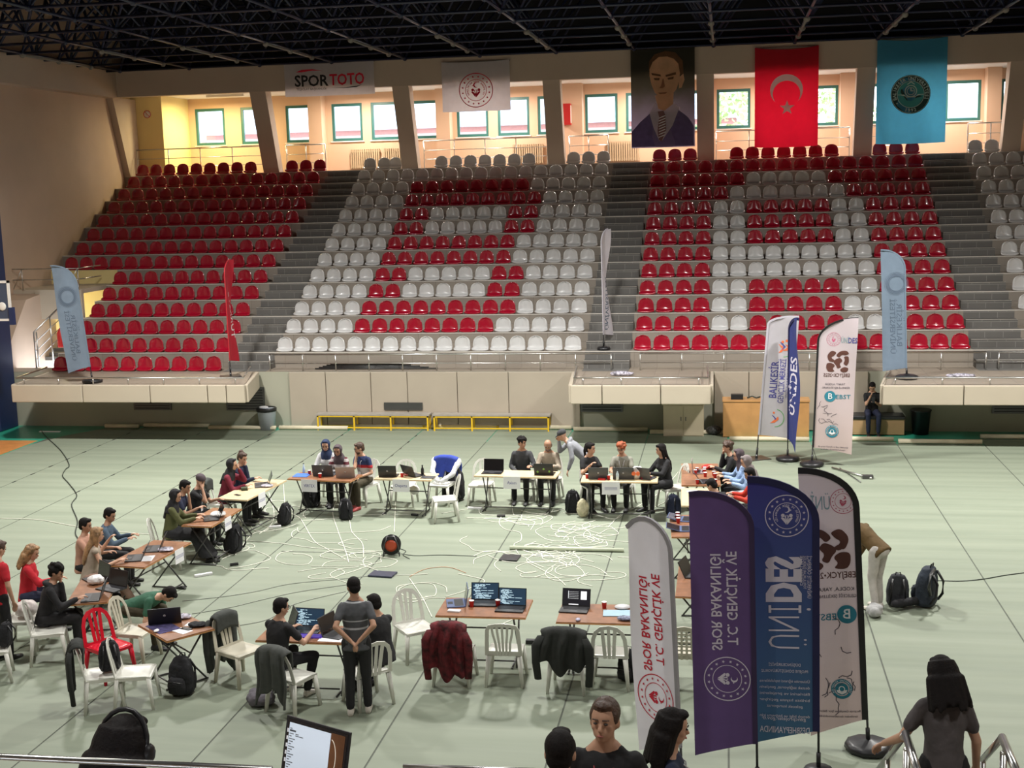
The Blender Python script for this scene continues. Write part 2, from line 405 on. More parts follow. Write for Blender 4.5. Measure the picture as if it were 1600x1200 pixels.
# wall below the walkway, cream padding with joints
mb = MB(); mb.box(XL, XR, YW, YW+.3, -.2, WALK-.005); struct(mb, 'wall_back', M_recess)
js = [-11.62, -10.6, -9.35, -8.35, -7.0, -5.63, -3.75]
for a, b in list(zip(js[:-1], js[1:]))+[(-.32, .55), (.55, 1.6), (1.6, 2.6), (2.6, 3.48)]:
    mb = MB(); mb.box(a+.008, b-.008, YW-.07, YW-.002, .02, WALK-.01)
    o = mb.build('wall_padding', M_panel, bevel=.012); o['kind'] = 'structure'
mb = MB(); mb.box(-9.0, -7.95, YW-.10, YW-.071, .50, .70)
o = mb.build('wall_vent', [M_grey]); tag(o, 'dark slatted vent in the cream padded wall above the yellow benches', 'vent')
for vx in (-15.6, -12.9, -3.2, 7.0):
    t = empty('wall_vent', (vx, YW, .78), 0, {-15.6: 'dark grey louvre vent under the left balcony, the wider left one', -12.9: 'dark grey louvre vent under the right end of the left balcony', -3.2: 'dark grey louvre vent under the small middle balcony', 7.0: 'dark grey louvre vent under the balcony at the right edge'}[vx], 'vent')
    mb = MB(); mb.box(-.55, .55, -.04, -.005, -.32, .32); mb.build('vent_frame', M_grey, t)
    mb = MB()
    for k in range(8): mb.box(-.5, .5, -.055, -.04, -.28+k*.072, -.25+k*.072)
    mb.build('louvre', M_black, t)
# balconies
def balcony(x0, x1, joints, name_lab, b0, b1):
    """x0, x1 at the front edge, b0, b1 where it meets the wall"""
    pr = lambda mb, q, z0, z1: mb.prism(q, lambda p, d: (p[0], p[1], d), z0, z1)
    mb = MB(); pr(mb, [(x0+.06, 30.05), (x1-.06, 30.05), (b1-.06, YW+.02), (b0+.06, YW+.02)], WALK-.18, WALK-.002); struct(mb, 'balcony_slab', M_tread)
    mb = MB(); pr(mb, [(x0+.2, 30.3), (x1-.2, 30.3), (b1-.15, YW), (b0+.15, YW)], WALK-.43, WALK-.18); struct(mb, 'balcony_underside', M_recess)
    xs = [x0]+joints+[x1]
    for a, b in zip(xs[:-1], xs[1:]):
        mb = MB(); mb.box(a+.01, b-.01, 29.96, 30.06, 1.08, WALK+.01); o = mb.build('balcony_padding', M_balc, bevel=.02); o['kind'] = 'structure'
    for xf, xb in ((x0, b0), (x1, b1)):
        mb = MB(); pr(mb, [(xf-.05, 30.07), (xf+.05, 30.07), (xb+.05, YW-.08), (xb-.05, YW-.08)], 1.08, WALK+.01); o = mb.build('balcony_padding', M_balc, bevel=.02); o['kind'] = 'structure'
    t = empty('balcony_railing', (0, 0, WALK), 0, name_lab, 'railing')
    mb = MB(); mb.tube([(b0+.1, YW-.3, .17), (x0+.08, 30.12, .17), (x1-.08, 30.12, .17), (b1-.1, YW-.3, .17)], .025, 8); mb.build('handrail', M_steel, t)
    n = int((x1-x0)/1.0)
    for k in range(n+1):
        mb = MB(); xx = x0+.3+(x1-x0-.6)*k/n; mb.tube([(xx, 30.12, .01), (xx, 30.12, .16)], .018, 6); mb.build('post', M_steel, t)
balcony(-18.34, -11.95, [-16.35, -14.5, -12.95, -12.45], 'low steel railing on the left balcony in front of the red block', -18.6, -12.5)
balcony(-3.72, -.36, [-2.95, -1.55], 'low steel railing on the small balcony in the middle', -3.9, -.38)
balcony(3.55, 12.5, [5.35, 7.2, 9.1, 11], 'low steel railing on the balcony at the right', 3.95, 12.5)

# walkway railing
def railing(x0, x1, y, z, lab, posts, hs=(.42, .12), n2='guard_railing'):
    t = empty(n2, (0, y, z), 0, lab, 'railing')
    for k, hh in enumerate(hs):
        mb = MB(); mb.tube([(x0, 0, hh), (x1, 0, hh)], .022 if k == 0 else .013, 6); mb.build('rail', M_steel, t)
    for k in range(posts):
        xx = x0+(x1-x0)*k/(posts-1); mb = MB(); mb.tube([(xx, 0, 0), (xx, 0, hs[0])], .018, 6); mb.build('post', M_steel, t)
    return t
railing(-12.2, -2.95, YW+.12, WALK, 'steel guard railing along the walkway below the white lettered block', 11, (.44, .2))
railing(-2.2, 6.3, YW+.12, WALK, 'steel guard railing along the walkway below the right lettered block', 9, (.44, .2))
railing(6.6, 12.6, YW+.12, WALK, 'steel guard railing along the walkway at the right edge', 6, (.44, .2))
mb = MB()
for k in range(5): mb.tube([(-11+k*.1, YW+.32+k*.03, WALK+.03+k*.028), (-7.6-k*.25, YW+.36+k*.02, WALK+.03+k*.028)], .018, 6)
o = mb.build('flag_poles', M_grey); tag(o, 'bundle of long dark poles lying on the walkway behind the railing', 'poles', kind='stuff')

# left stairwell in the stand
mb = MB()
mb.box(XL, VX, rowY(5)-.02, rowY(5), WALK, rowZ(5)); struct(mb, 'stairwell_back_wall', M_galy)
mb = MB(); mb.box(VX-.02, VX+.01, YW+.8, rowY(5), WALK, rowZ(-1)+.01)
for i in range(0, 5): mb.box(VX-.02, VX+.01, rowY(i), rowY(5), rowZ(i-1), rowZ(i))
struct(mb, 'stairwell_side_wall', M_beam)
mb = MB(); mb.box(XL, VX, rowY(2)+.1, rowY(5), rowZ(4)-.12, rowZ(4)); mb.box(-20.2, VX, rowY(2), rowY(2)+.12, rowZ(3)-.45, rowZ(4)); struct(mb, 'stairwell_deck', M_balc)
mb = MB(); mb.prism([(YW, 0), (YW, WALK+.1), (rowY(1), 3.4), (rowY(3), 3.6), (rowY(3), 0)], lambda p, d: (d, p[0], p[1]), XL+.002, XL+.9); struct(mb, 'stairwell_left_wall', M_peach)
mb = MB()
for k in range(6): mb.box(XL+.9, VX-.05, rowY(2)+.25*k, rowY(2)+.25*k+.3, WALK, WALK+.10*(k+1))
struct(mb, 'stairwell_steps', M_step)
t = empty('stairwell_railing', (0, 0, 0), 0, 'steel handrail rising in the yellow lit stairwell at the left', 'railing')
for dz, rr in ((0, .025), (-.3, .012), (-.55, .012), (-.8, .012)):
    mb = MB(); mb.tube([(-19.4, 33.1, 2.55+dz), (-18.8, 34.0, 3.35+dz)] if dz else [(-19.4, 33.1, 1.53), (-19.4, 33.1, 2.55), (-18.7, 34.2, 3.55)], rr, 6); mb.build('handrail' if not dz else 'rail', M_steel, t)
for xx, yy, zz in ((-19.1, 33.5, 2.95), (-19.35, 33.15, 2.55)):
    mb = MB(); mb.tube([(xx, yy, 1.55), (xx, yy, zz)], .02, 6); mb.build('post', M_steel, t)
t = empty('deck_railing', (0, rowY(2)+.05, rowZ(4)), 0, 'steel railing round the small deck over the left stairwell', 'railing')
for hh in (.62, .3):
    mb = MB(); mb.tube([(-20.9, 0, hh), (VX-.1, 0, hh), (VX-.1, 1.4, hh)], .018, 6); mb.build('rail', M_steel, t)
for xx in (-20.6, VX-.1):
    mb = MB(); mb.tube([(xx, 0, 0), (xx, 0, .62)], .018, 6); mb.tube([(xx, 0, .62), (xx-.3 if xx < -20 else xx-.35, 0, 0.05)], .01, 6); mb.build('post', M_steel, t)
mb = MB(); mb.lathe([(.09, 0), (.1, .03), (.1, .42), (.05, .5), (.02, .56)], 12)
o = mb.build('fire_extinguisher', M_cup, None, (-18.95, 34.0, 2.3)); tag(o, 'red fire extinguisher in the yellow lit stairwell at the left', 'extinguisher'); o.location = (-18.95, 33.75, 2.04)

# gallery behind the openings
ZG = rowZ(12)
GY = 45.6
mb = MB(); mb.box(XL, XR, 43.1, GY+.3, ZG-.1, ZG); struct(mb, 'gallery_floor', M_tread)
mb = MB(); mb.box(XL, XR, 41.9, GY+.3, 9.78, 9.9); struct(mb, 'gallery_ceiling', M_white)
wx = [-19.5, -17.72, -15.98, -14.23, -12.75, -11.27, -9.57, -8.08, -6.63, -4.94, -3.5, -2.03, -.35, 1.15, 2.6, 4.45, 5.85, 7.26, 9.05, 10.6]
mb = MB(); mb.box(XL, XR, GY, GY+.25, ZG, 8.08); mb.box(XL, XR, GY, GY+.25, 9.42, 9.8)
px_ = XL
for a in wx+[XR]:
    mb.box(px_, a, GY, GY+.25, 8.08, 9.42); px_ = a+1.15
struct(mb, 'wall_gallery', M_gal)
mb = MB(); mb.box(XL+.003, -19.75, 43.3, GY+.001, ZG, 9.78); mb.box(XL, XL+.02, 42.6, GY, ZG, 9.78); struct(mb, 'wall_gallery_left', M_galy)
for a, b in ((-14.95, -14.45), (-10.22, -9.72), (-5.70, -4.98), (-.85, -.45), (3.78, 4.3), (8.5, 8.95)):
    mb = MB(); mb.box(a, b, GY-.55, GY, ZG, 9.78); struct(mb, 'gallery_pier', M_gal)
for i, a in enumerate(wx):
    mb = MB(); z0, z1 = 8.08, 9.42
    for q in ((a, a+.09, z0, z1), (a+1.06, a+1.15, z0, z1), (a+.09, a+1.06, z0, z0+.1), (a+.09, a+1.06, z1-.1, z1)): mb.box(q[0], q[1], GY+.02, GY+.12, q[2], q[3])
    o = struct(mb, 'window_%d' % (i+1), M_teal, 'teal framed gallery window')
    mb = MB(); mb.box(a+.09, a+1.06, GY+.06, GY+.066, z0+.1, z1-.1); g = mb.build('pane', M_glass, o)
    mb = MB(); mb.box(a-.05, a+1.2, GY-.06, GY+.02, z0-.04, z0); g = mb.build('window_sill', M_white, o)
for xx, lab in ((-13.0, 'left'), (-11.75, 'x'), (-7.0, 'y'), (-3.6, 'z')):
    L = {-13.0: 'cream ribbed radiator under the gallery windows, the leftmost', -11.75: 'cream ribbed radiator in the gallery beside the left white seats', -7.0: 'cream ribbed radiator in the gallery behind the middle white seats', -3.6: 'cream ribbed radiator in the gallery left of the portrait banner'}[xx]
    mb = MB()
    for k in range(14): mb.box(xx-.55+k*.08, xx-.55+k*.08+.055, GY-.14, GY-.03, ZG+.1, ZG+.78)
    mb.box(xx-.55, xx+.57, GY-.11, GY-.06, ZG+.14, ZG+.2); mb.box(xx-.55, xx+.57, GY-.11, GY-.06, ZG+.68, ZG+.74)
    o = mb.build('radiator', mat('radiator_enamel', (.50, .38, .24), .5)); tag(o, L, 'radiator')
mb = MB(); mb.box(-5.68, -5.36, 44.72, 45.06, 8.36, 9.08); t = mb.build('fire_hose_cabinet', M_cup); tag(t, 'red fire hose cabinet on the gallery pier beside the open window', 'cabinet')
mb = MB(); mb.box(-5.365, -5.355, 44.75, 45.03, 8.42, 9.02); mb.build('cabinet_door', M_white, t)
for (a, b, k) in ((-20.65, -15.9, 5), (-15.1, -13.7, 3), (-10.2, -5.95, 5), (-5.2, -3.9, 3), (-.35, 3.9, 5), (4.6, 5.2, 2), (7.55, 8.95, 3)):
    lab = {-20.65: 'thin steel railing behind the leftmost top red seats', -15.1: 'short steel railing in the second gallery opening', -10.2: 'thin steel railing in the third gallery opening', -5.2: 'short steel railing beside the red hose cabinet', -.35: 'thin steel railing behind the red crescent banner', 4.6: 'steel railing piece left of the light blue banner', 7.55: 'short steel railing in the rightmost gallery opening'}[a]
    railing(a, b, 42.98, ZG, lab, k, (.92, .6, .3), 'gallery_railing')
mb = MB(); mb.lathe([(.14, 0), (.14, .01)], 20, M=Matrix.Rotation(PI/2, 4, 'X')); o = mb.build('no_smoking_sign', M_white, None, (-20.55, 42.5, 9.2))
o.location = (-20.3, 43.29, 9.15); tag(o, 'round no smoking sign on the pier at the upper left', 'sign')
mb = MB(); mb.tube([(.13*math.cos(k*PI/8), -.012, .13*math.sin(k*PI/8)) for k in range(16)], .012, 6, closed=True); mb.tube([(-.09, -.014, .09), (.09, -.014, -.09)], .01, 6); mb.build('prohibition_ring', M_cup, o)
mb = MB(); mb.box(-.7, .7, -.04, .04, -.04, .03)
o = mb.build('fluorescent_lamp', M_white, None, (-17.6, 43.9, 9.74)); tag(o, 'unlit tube lamp on the gallery ceiling at the upper left', 'lamp')

# world outside the windows
mb = MB(); mb.box(-32, 0, 70, 80, 0, 9.3, 0); mb.box(-32.5, .5, 69.5, 80, 9.3, 9.55, 1); mb.box(-33, 1, 69, 81, 9.55, 11.5, 2)
o = mb.build('neighbour_building', [mat('outside_pale_wall', (.85, .82, .8), .8), mat('outside_red_eave', (.55, .25, .22), .8), mat('outside_roof_sheet', (.62, .68, .78), .6)])
tag(o, 'pale building with a thin red eave seen through the left gallery windows', 'building')
t = empty('office_building', (16, 74, 0), 0, 'white building with barred windows seen through the right gallery windows', 'building')
mb = MB(); mb.box(-7, 8, 0, 8, 0, 10.6); mb.build('wall', mat('outside_white_wall', (.85, .85, .85), .8), t)
for k in range(6):
    mb = MB(); mb.box(-6.3+k*2.3, -4.9+k*2.3, -.05, .02, 8.1, 9.4); mb.build('window', mat('outside_window', (.3, .38, .5), .3), t)
for (tx, ty, tr, lab) in ((.6, 58, 2.3, 'leafy tree outside, left of the red crescent banner'), (4.6, 60, 2.4, 'leafy tree outside, right of the red crescent banner')):
    t = empty('tree', (tx, ty, 0), 0, lab, 'tree')
    mb = MB(); rnd = random.Random(3)
    for k in range(900):
        a = rnd.uniform(0, 2*PI); q = rnd.uniform(-1, 1); rr = tr*rnd.uniform(.55, 1)
        c = Vector((rr*math.sqrt(1-q*q)*math.cos(a), rr*math.sqrt(1-q*q)*math.sin(a), 8.4+rr*q)); s_ = rnd.uniform(.10, .22)
        e1 = Vector((rnd.uniform(-1, 1), rnd.uniform(-1, 1), rnd.uniform(-1, 1))).normalized()*s_; e2 = e1.orthogonal().normalized()*s_*.6
        mb.add([c-e1, c+e2, c+e1, c-e2], [(0, 1, 2, 3)])
    mb.build('foliage', mat('outside_leaves', (.40, .50, .20), .7, noise=.3, nscale=1), t)
    mb = MB(); mb.tube([(0, 0, 0), (0, 0, 7.5)], .22, 8, r2=.1); mb.build('trunk', mat('bark', (.2, .14, .09), .9), t)
mb = MB(); mb.box(-60, 60, 46.2, 130, -1, -.5); struct(mb, 'ground_outside', mat('outside_ground', (.45, .44, .40), .9))

# ceiling space frame
t = empty('roof_space_frame', (0, 0, 0), 0, 'dark navy steel space frame under the roof', 'roof frame')
gx = [-20.05+2.455*k for k in range(14)]; gy = [22.6, 24.7, 26.7, 28.75, 30.8, 32.8, 34.85, 36.9, 38.9, 40.9]
zb, zt = 10.45, 12.2
mb = MB()
for x in gx: mb.tube([(x, gy[0], zb), (x, gy[-1], zb)], .04, 6)
for y in gy: mb.tube([(gx[0]-.5, y, zb), (gx[-1], y, zb)], .04, 6)
mb.build('bottom_chord', M_truss, t)
mb = MB()
tx = [x+1.2275 for x in gx[:-1]]; ty = [(a+b)/2 for a, b in zip(gy[:-1], gy[1:])]
for x in tx: mb.tube([(x, ty[0], zt), (x, ty[-1], zt)], .04, 6)
for y in ty: mb.tube([(tx[0], y, zt), (tx[-1], y, zt)], .04, 6)
mb.build('top_chord', M_truss, t)
mb = MB()
for x in tx:
    for y in ty:
        for dx in (-1.2275, 1.2275):
            for dy in (-1.02, 1.02): mb.tube([(x, y, zt), (x+dx, y+dy, zb)], .033, 5)
mb.build('diagonals', M_truss, t)
mb = MB()
for x in gx:
    for y in gy: mb.ell((x, y, zb), (.085, .085, .085), 8)
mb.build('nodes', M_truss, t)
mb = MB()
for x in gx: mb.tube([(x, 34.85, zb-.05), (x, 38.9, zb-.05)], .036, 8)
for x in gx:
    for y in (34.85, 36.9, 38.9): mb.ell((x, y, zb-.05), (.09, .09, .09), 8)
mb.build('pale_struts', M_tube, t)
mb = MB()
for x in (-20.6, ):
    for k in range(8):
        y = 26+k*2.1
        mb.tube([(x, y, 10.5), (x, y+1.05, 12.6)], .05, 6); mb.tube([(x, y+1.05, 12.6), (x, y+2.1, 10.5)], .05, 6)
        mb.tube([(x, y, 10.5), (x+.9, y+1.0, 12.6)], .045, 6)
    mb.tube([(x, 25, 10.52), (x, 41.4, 10.52)], .05, 6)
mb.build('edge_truss', M_truss, t)

# blue pillar pad and backboard at the left edge
mb = MB(); mb.box(-20.94, -20.55, 34.0, 34.9, 0, 8.6) 
mb = MB(); mb.box(-20.2, -19.62, 31.4, 32.3, 0, 8.2); o = mb.build('blue_padded_pillar', M_bluepad, bevel=.03); tag(o, 'tall dark blue padded pillar at the left edge', 'pillar'); PAD = o
t = empty('basketball_backboard', (-18.72, 30.0, 3.2), R(90), 'glass basketball backboard with white frame at the left edge', 'backboard')
t.rotation_euler = (0, 0, 0)
mb = MB()
for q in ((-1.0, .55, .0, .06), (-1.0, .55, .98, 1.04)): mb.box(q[0], q[1], 0, .05, q[2], q[3])
mb.box(.49, .55, 0, .05, 0, 1.04); mb.box(-1, -.94, 0, .05, 0, 1.04); mb.build('board_frame', M_white, t)
mb = MB(); mb.box(-.94, .49, .02, .03, .06, .98); mb.build('glass_panel', mat('smoked_board_glass', (.05, .07, .12), .1, noise=0), t)
mb = MB(); mb.box(.5, .62, -.03, .08, -.1, .35); mb.build('edge_padding', M_bluepad, t)
mb = MB(); mb.ell((.32, .0, .38), (.11, .02, .11), 12); mb.build('white_disc', M_white, t)
mb = MB(); mb.tube([(-.6, .05, .5), (-.9, 1.5, .5)], .06, 8); mb.tube([(-.2, .05, .5), (-.9, 1.5, .8)], .05, 8); mb.build('support_arm', M_bluepad, t)

# ------------------------------------------------------------------ stadium seats
def seat_mesh(m):
    prof = [(-.17, .0, .222), (-.178, .018, .232), (-.168, .034, .232), (-.125, .043, .226), (-.085, .055, .220), (-.060, .09, .217), (-.045, .15, .216), (-.036, .215, .213), (-.028, .275, .200), (-.021, .325, .174), (-.016, .362, .130), (-.013, .385, .074), (-.012, .393, .02)]
    vs = []; fs = []; n = 9
    for y, z, wd in prof:
        for k in range(n):
            u = -1+2*k/(n-1); back = max(0, (z-.09))/.28
            vs.append((u*wd, y-.05*u*u*(1 if z > .08 else .2)*min(1, back*3+.3), z+(.03*abs(u)**3 if z < .1 else -.0)))
    for i in range(len(prof)-1):
        for k in range(n-1): fs.append((i*n+k, i*n+k+1, (i+1)*n+k+1, (i+1)*n+k))
    me = bpy.data.meshes.new('stadium_seat'); me.from_pydata(vs, [], fs)
    bm = bmesh.new(); bm.from_mesh(me); bmesh.ops.recalc_face_normals(bm, faces=bm.faces[:])
    bmesh.ops.solidify(bm, geom=bm.faces[:], thickness=.018)
    # moulded skirt under the pan
    g = bmesh.ops.create_cube(bm, size=1, matrix=Matrix.Translation((0, -.02, .02)) @ Matrix.Diagonal((.34, .16, .039, 1)))
    bm.to_mesh(me); bm.free()
    me.polygons.foreach_set('use_smooth', [True]*len(me.polygons)); me.materials.append(m); return me
SM = {'R': seat_mesh(M_red), 'W': seat_mesh(M_wht)}
P_ = lambda s: ''.join(c*int(n) for n, c in zip(s[0::2], s[1::2]))
b2 = ['W'*17, P_('4W8R5W'), P_('4W9R4W'), P_('4W2R5W2R4W'), P_('4W2R5W2R4W'), P_('4W8R5W'), P_('4W8R5W'), P_('4W2R5W2R4W'), P_('4W2R5W2R4W'), P_('4W9R4W'), P_('4W8R5W'), 'W'*17, 'WWW--WWWWWWW--WWW']
b3 = ['R'*17, P_('4R2W5R2W4R'), P_('4R2W5R2W4R'), P_('4R2W5R2W4R'), P_('4R9W4R'), P_('4R9W4R'), P_('4R2W5R2W4R'), P_('4R2W5R2W4R'), P_('4R2W5R2W4R'), P_('5R7W5R'), P_('6R5W6R'), 'R'*17, 'RRR--RRRRRRR--RRR']
b1 = {i: ('----'+'R'*10 if i < 5 else 'R'*14) for i in range(-1, 12)}; b1[12] = 'RRRRRRRRR--RRR'
ordn = lambda n: '%d%s' % (n, 'th' if 10 <= n % 100 <= 20 else {1: 'st', 2: 'nd', 3: 'rd'}.get(n % 10, 'th'))
NB = ['all-red left block', 'white block with red letter', 'red block with white letter', 'block at right edge']
cnt = 0; rest = MB(); rest_v = []
far_list = []
for i in range(-1, 13):
    for b in range(4):
        pat = b1[i] if b == 0 else (b2[i] if b == 1 else b3[i] if b == 2 else 'W'*10) if i >= 0 else ''
        if b == 3 and i == 12: pat = 'WW---WWWWW'
        n = 0
        for k, ch in enumerate(pat):
            if ch == '-': continue
            n += 1
            loc = (BX[b]+.5*k-(.10 if (i == 12 and b == 1 and k == 2) else 0), rowY(i)+.235, rowZ(i)+.006)
            if b == 3 and loc[0] > loc[1]*.222-.1: far_list.append((loc, ch)); continue
            if i <= 5 or (i == 6 and b == 2):
                o = bpy.data.objects.new('stadium_seat', SM[ch]); C.objects.link(o); o.location = loc; o.rotation_euler.z = random.uniform(-.02, .02)
                rn = ('bottom row' if i == (-1 if b == 0 else 0) else ordn(i+(2 if b == 0 else 1))+' row up')
                tag(o, '%s seat, %s from left, %s, %s' % ('red' if ch == 'R' else 'white', ordn(n), rn, NB[b]), 'seat', 'stadium seats on the far stand')
                cnt += 1
            else: far_list.append((loc, ch))
V = {}
for c_ in 'RW':
    me = SM[c_]; V[c_] = ([v.co.copy() for v in me.vertices], [tuple(p.vertices) for p in me.polygons])
for loc, ch in far_list:
    rest.add(V[ch][0], V[ch][1], 0 if ch == 'R' else 1, True, Matrix.Translation(loc))
me = rest.mesh('stadium_seats', fix=False); me.materials.append(M_red); me.materials.append(M_wht)
o = bpy.data.objects.new('stadium_seats', me); C.objects.link(o); tag(o, 'upper rows of red and white plastic seats on the far stand', 'seats', kind='stuff')

#PART2
# ------------------------------------------------------------------ flat art: lettering and emblems as thin cut-outs
_tc = {}
def text2d(txt, size, bold=0.0, orient='normal', cx=0, cy=0, sx=1.0, fw=None):
    key = (txt, bold)
    if key not in _tc:
        cu = bpy.data.curves.new('t', 'FONT'); cu.body = txt; cu.size = 1; cu.offset = bold; cu.resolution_u = 2; cu.align_x = 'CENTER'; cu.align_y = 'CENTER'
        o = bpy.data.objects.new('t', cu); C.objects.link(o)
        dg = bpy.context.evaluated_depsgraph_get(); me = bpy.data.meshes.new_from_object(o.evaluated_get(dg))
        _tc[key] = ([(v.co.x, v.co.y) for v in me.vertices], [tuple(p.vertices) for p in me.polygons])
        bpy.data.objects.remove(o); bpy.data.curves.remove(cu); bpy.data.meshes.remove(me)
    vs, fs = _tc[key]; out = []
    if fw: sx = fw/size/(max(v[0] for v in vs)-min(v[0] for v in vs))
    for x, y in vs:
        x *= size*sx; y *= size
        out.append({'normal': (x, y), 'mirror': (-x, y), 'ccw': (-y, x), 'flip': (y, x)}[orient])
    return [(a+cx, b+cy) for a, b in out], fs
def poly2d(pts, cx=0, cy=0, s=1.0, mx=1): return [(cx+x*s*mx, cy+y*s) for x, y in pts], [tuple(range(len(pts)))]
def disc2d(cx, cy, r, n=24, ry=None, a0=0): return poly2d([(r*math.cos(2*PI*k/n+a0), (ry or r)*math.sin(2*PI*k/n+a0)) for k in range(n)], cx, cy)
def ring2d(cx, cy, r0, r1, n=36, a0=0, a1=2*PI):
    full = abs(a1-a0-2*PI) < 1e-6; m = n if full else n+1; vs = []
    for k in range(m):
        t = a0+(a1-a0)*k/n; vs += [(cx+r0*math.cos(t), cy+r0*math.sin(t)), (cx+r1*math.cos(t), cy+r1*math.sin(t))]
    return vs, [(2*k, 2*k+1, (2*((k+1) % m))+1, 2*((k+1) % m)) for k in range(n)]
def star2d(cx, cy, r, rot=PI/2, k=.40): return [(cx, cy)]+[(cx+(r if i % 2 == 0 else r*k)*math.cos(rot+i*PI/5), cy+(r if i % 2 == 0 else r*k)*math.sin(rot+i*PI/5)) for i in range(10)], [(0, i+1, (i+1) % 10+1) for i in range(10)]
def moon2d(cx, cy, r, r2, d, n=28, rot=0):
    """crescent: disc r minus disc r2 shifted by d"""
    a = math.acos((r*r+d*d-r2*r2)/(2*r*d)); b = math.acos((r2*r2+d*d-r*r)/(2*r2*d)); vs = []
    for k in range(n+1):
        t = a+(2*PI-2*a)*k/n; q = (PI-b)+(2*b)*k/n
        vs += [(r*math.cos(t), r*math.sin(t)), (d+r2*math.cos(q), r2*math.sin(q))]
    c, s_ = math.cos(rot), math.sin(rot)
    return [(cx+x*c-y*s_, cy+x*s_+y*c) for x, y in vs], [(2*k, 2*k+1, 2*k+3, 2*k+2) for k in range(n)]
def arctext(txt, cx, cy, r, size, a_mid, flip=1, span=None, bold=.02, outward=True):
    out = []; n = len(txt); sp = span if span else n*size*.62/r
    for i, c in enumerate(txt):
        if c == ' ': continue
        a = a_mid+(sp/2-sp*(i+.5)/n)*(1 if outward else -1)
        v, f = text2d(c, size, bold)
        rt = (a-PI/2) if outward else (a+PI/2); ca, sa = math.cos(rt), math.sin(rt)
        out.append(([(cx+flip*(r*math.cos(a)+x*ca-y*sa), cy+r*math.sin(a)+x*sa+y*ca) for x, y in v], f))
    return out
def emblem(cx, cy, r, rot=0, mx=1, small=True):
    """round seal: double ring, circle of stars, two heads forming a heart with crescent"""
    L = [ring2d(0, 0, r*.955, r), ring2d(0, 0, r*.60, r*.63)]
    for k in range(16): L.append(star2d(r*.79*math.cos(2*PI*k/16+.2), r*.79*math.sin(2*PI*k/16+.2), r*.075))
    L.append(moon2d(0, r*.30, r*.15, r*.12, r*.05, 12)); L.append(star2d(-r*.17, r*.27, r*.05))
    L += [disc2d(-r*.18, r*.02, r*.085, 12), disc2d(r*.18, r*.02, r*.085, 12)]
    for s_ in (-1, 1): L.append(poly2d([(s_*.02, -.42), (s_*.26, -.12), (s_*.24, -.06), (s_*.12, -.10), (s_*.05, -.20), (s_*.10, -.02), (s_*.02, .05), (s_*.02, .0), (s_*.04, -.05), (s_*-.01, -.22)], 0, 0, r))
    if small: L += arctext('GENÇLİK VE SPOR BAKANLIĞI', 0, 0, r*.49, r*.13, PI/2, 1, 4.4)
    c, s_ = math.cos(rot), math.sin(rot)
    return [([(cx+mx*(x*c-y*s_), cy+x*s_+y*c) for x, y in v], f) for v, f in L]
def art_obj(items, fn, m, name, parent, eps=.006, both=True):
    mb = MB()
    for v, f in items:
        for sgn in ((1, -1) if both else (-1,)): mb.add([fn(x, y, sgn*eps) for x, y in v], f)
    return mb.build(name, m, parent)

# ------------------------------------------------------------------ banners on the beam
def banner(name, x0, x1, z0, z1, m, label, arts, wav=.03, sag=.04, y=41.44):
    Wd, Hh = x1-x0, z1-z0
    t = empty(name, ((x0+x1)/2, y, z1), 0, label, 'banner')
    def fn(u, v, e):      # u 0..1 across, v 0..1 upwards
        return Vector(((u-.5)*Wd, -.03+wav*math.sin(u*9+v*2)*(1-v)*1.4-e, (v-1)*Hh-sag*(1-(2*u-1)**2)*(.3+.7*v)))
    mb = MB(); n = 24; vs = [fn(i/n, j/n, 0) for j in range(n+1) for i in range(n+1)]
    mb.add(vs, [(j*(n+1)+i, j*(n+1)+i+1, (j+1)*(n+1)+i+1, (j+1)*(n+1)+i) for j in range(n) for i in range(n)], 0, True)
    mb.build('banner_cloth', m, t)
    mb = MB(); mb.tube([(-Wd/2, .02, -.02), (Wd/2, .02, -.02)], .018, 6); mb.box(-Wd/2, -Wd/2+.05, 0, .12, -.03, .0); mb.box(Wd/2-.05, Wd/2, 0, .12, -.03, .0); mb.build('hanging_rod', M_tube, t)
    for k, (items, mm, nm) in enumerate(arts):
        art_obj(items, lambda a, b, e: fn(a, b, e*(1+k*.55)), mm, nm, t, .011, both=False) if False else art_obj(items, (lambda kk: (lambda a, b, e: fn(a, b, abs(e)*(1+kk*.4))))(k), mm, nm, t, .012, both=False)
    return t
def sc(items, ax, ay, ox=0, oy=0): return [([(ox+x*ax, oy+y*ay) for x, y in v], f) for v, f in items]
def grid_split(items): return items
M_cw = mat('white_banner_cloth', (.66, .63, .66), .8, noise=.03, trans=.45)
M_cr = mat('red_flag_cloth', (.62, .008, .03), .75, noise=.03, trans=.5)
M_cb = mat('light_blue_banner_cloth', (.07, .36, .58), .75, noise=.03, trans=.5)
A_red = mat('red_print', (.62, .01, .04), .7, noise=0); A_blk = mat('black_print', (.015, .015, .02), .7, noise=0)
A_wht = mat('white_print', (.95, .93, .95), .7, noise=0, trans=.15)
Wd, Hh = 3.08, 1.08
banner('hanging_banner', -14.49, -11.41, 9.42, 10.49, M_cw, 'white banner with the black and red lettering at the left', [
    (sc([text2d('SPOR', .52, .022, fw=1.18)], 1/Wd, 1/Hh, .30, .46), A_blk, 'black_lettering'),
    (sc([text2d('TOTO', .52, .022, fw=1.18)], 1/Wd, 1/Hh, .70, .47), A_red, 'red_lettering'),
    (sc([text2d('TEŞKİLAT BAŞKANLIĞI', .10, .004)], 1/Wd, 1/Hh, .30, .22)+[poly2d([(.52, .25), (.66, .215), (.80, .23), (.87, .31), (.80, .265), (.66, .235)])], A_blk, 'small_lettering'),
    ([poly2d([(.13, .74), (.20, .82), (.32, .83), (.44, .77), (.32, .79), (.20, .745)])], A_red, 'swoosh')])
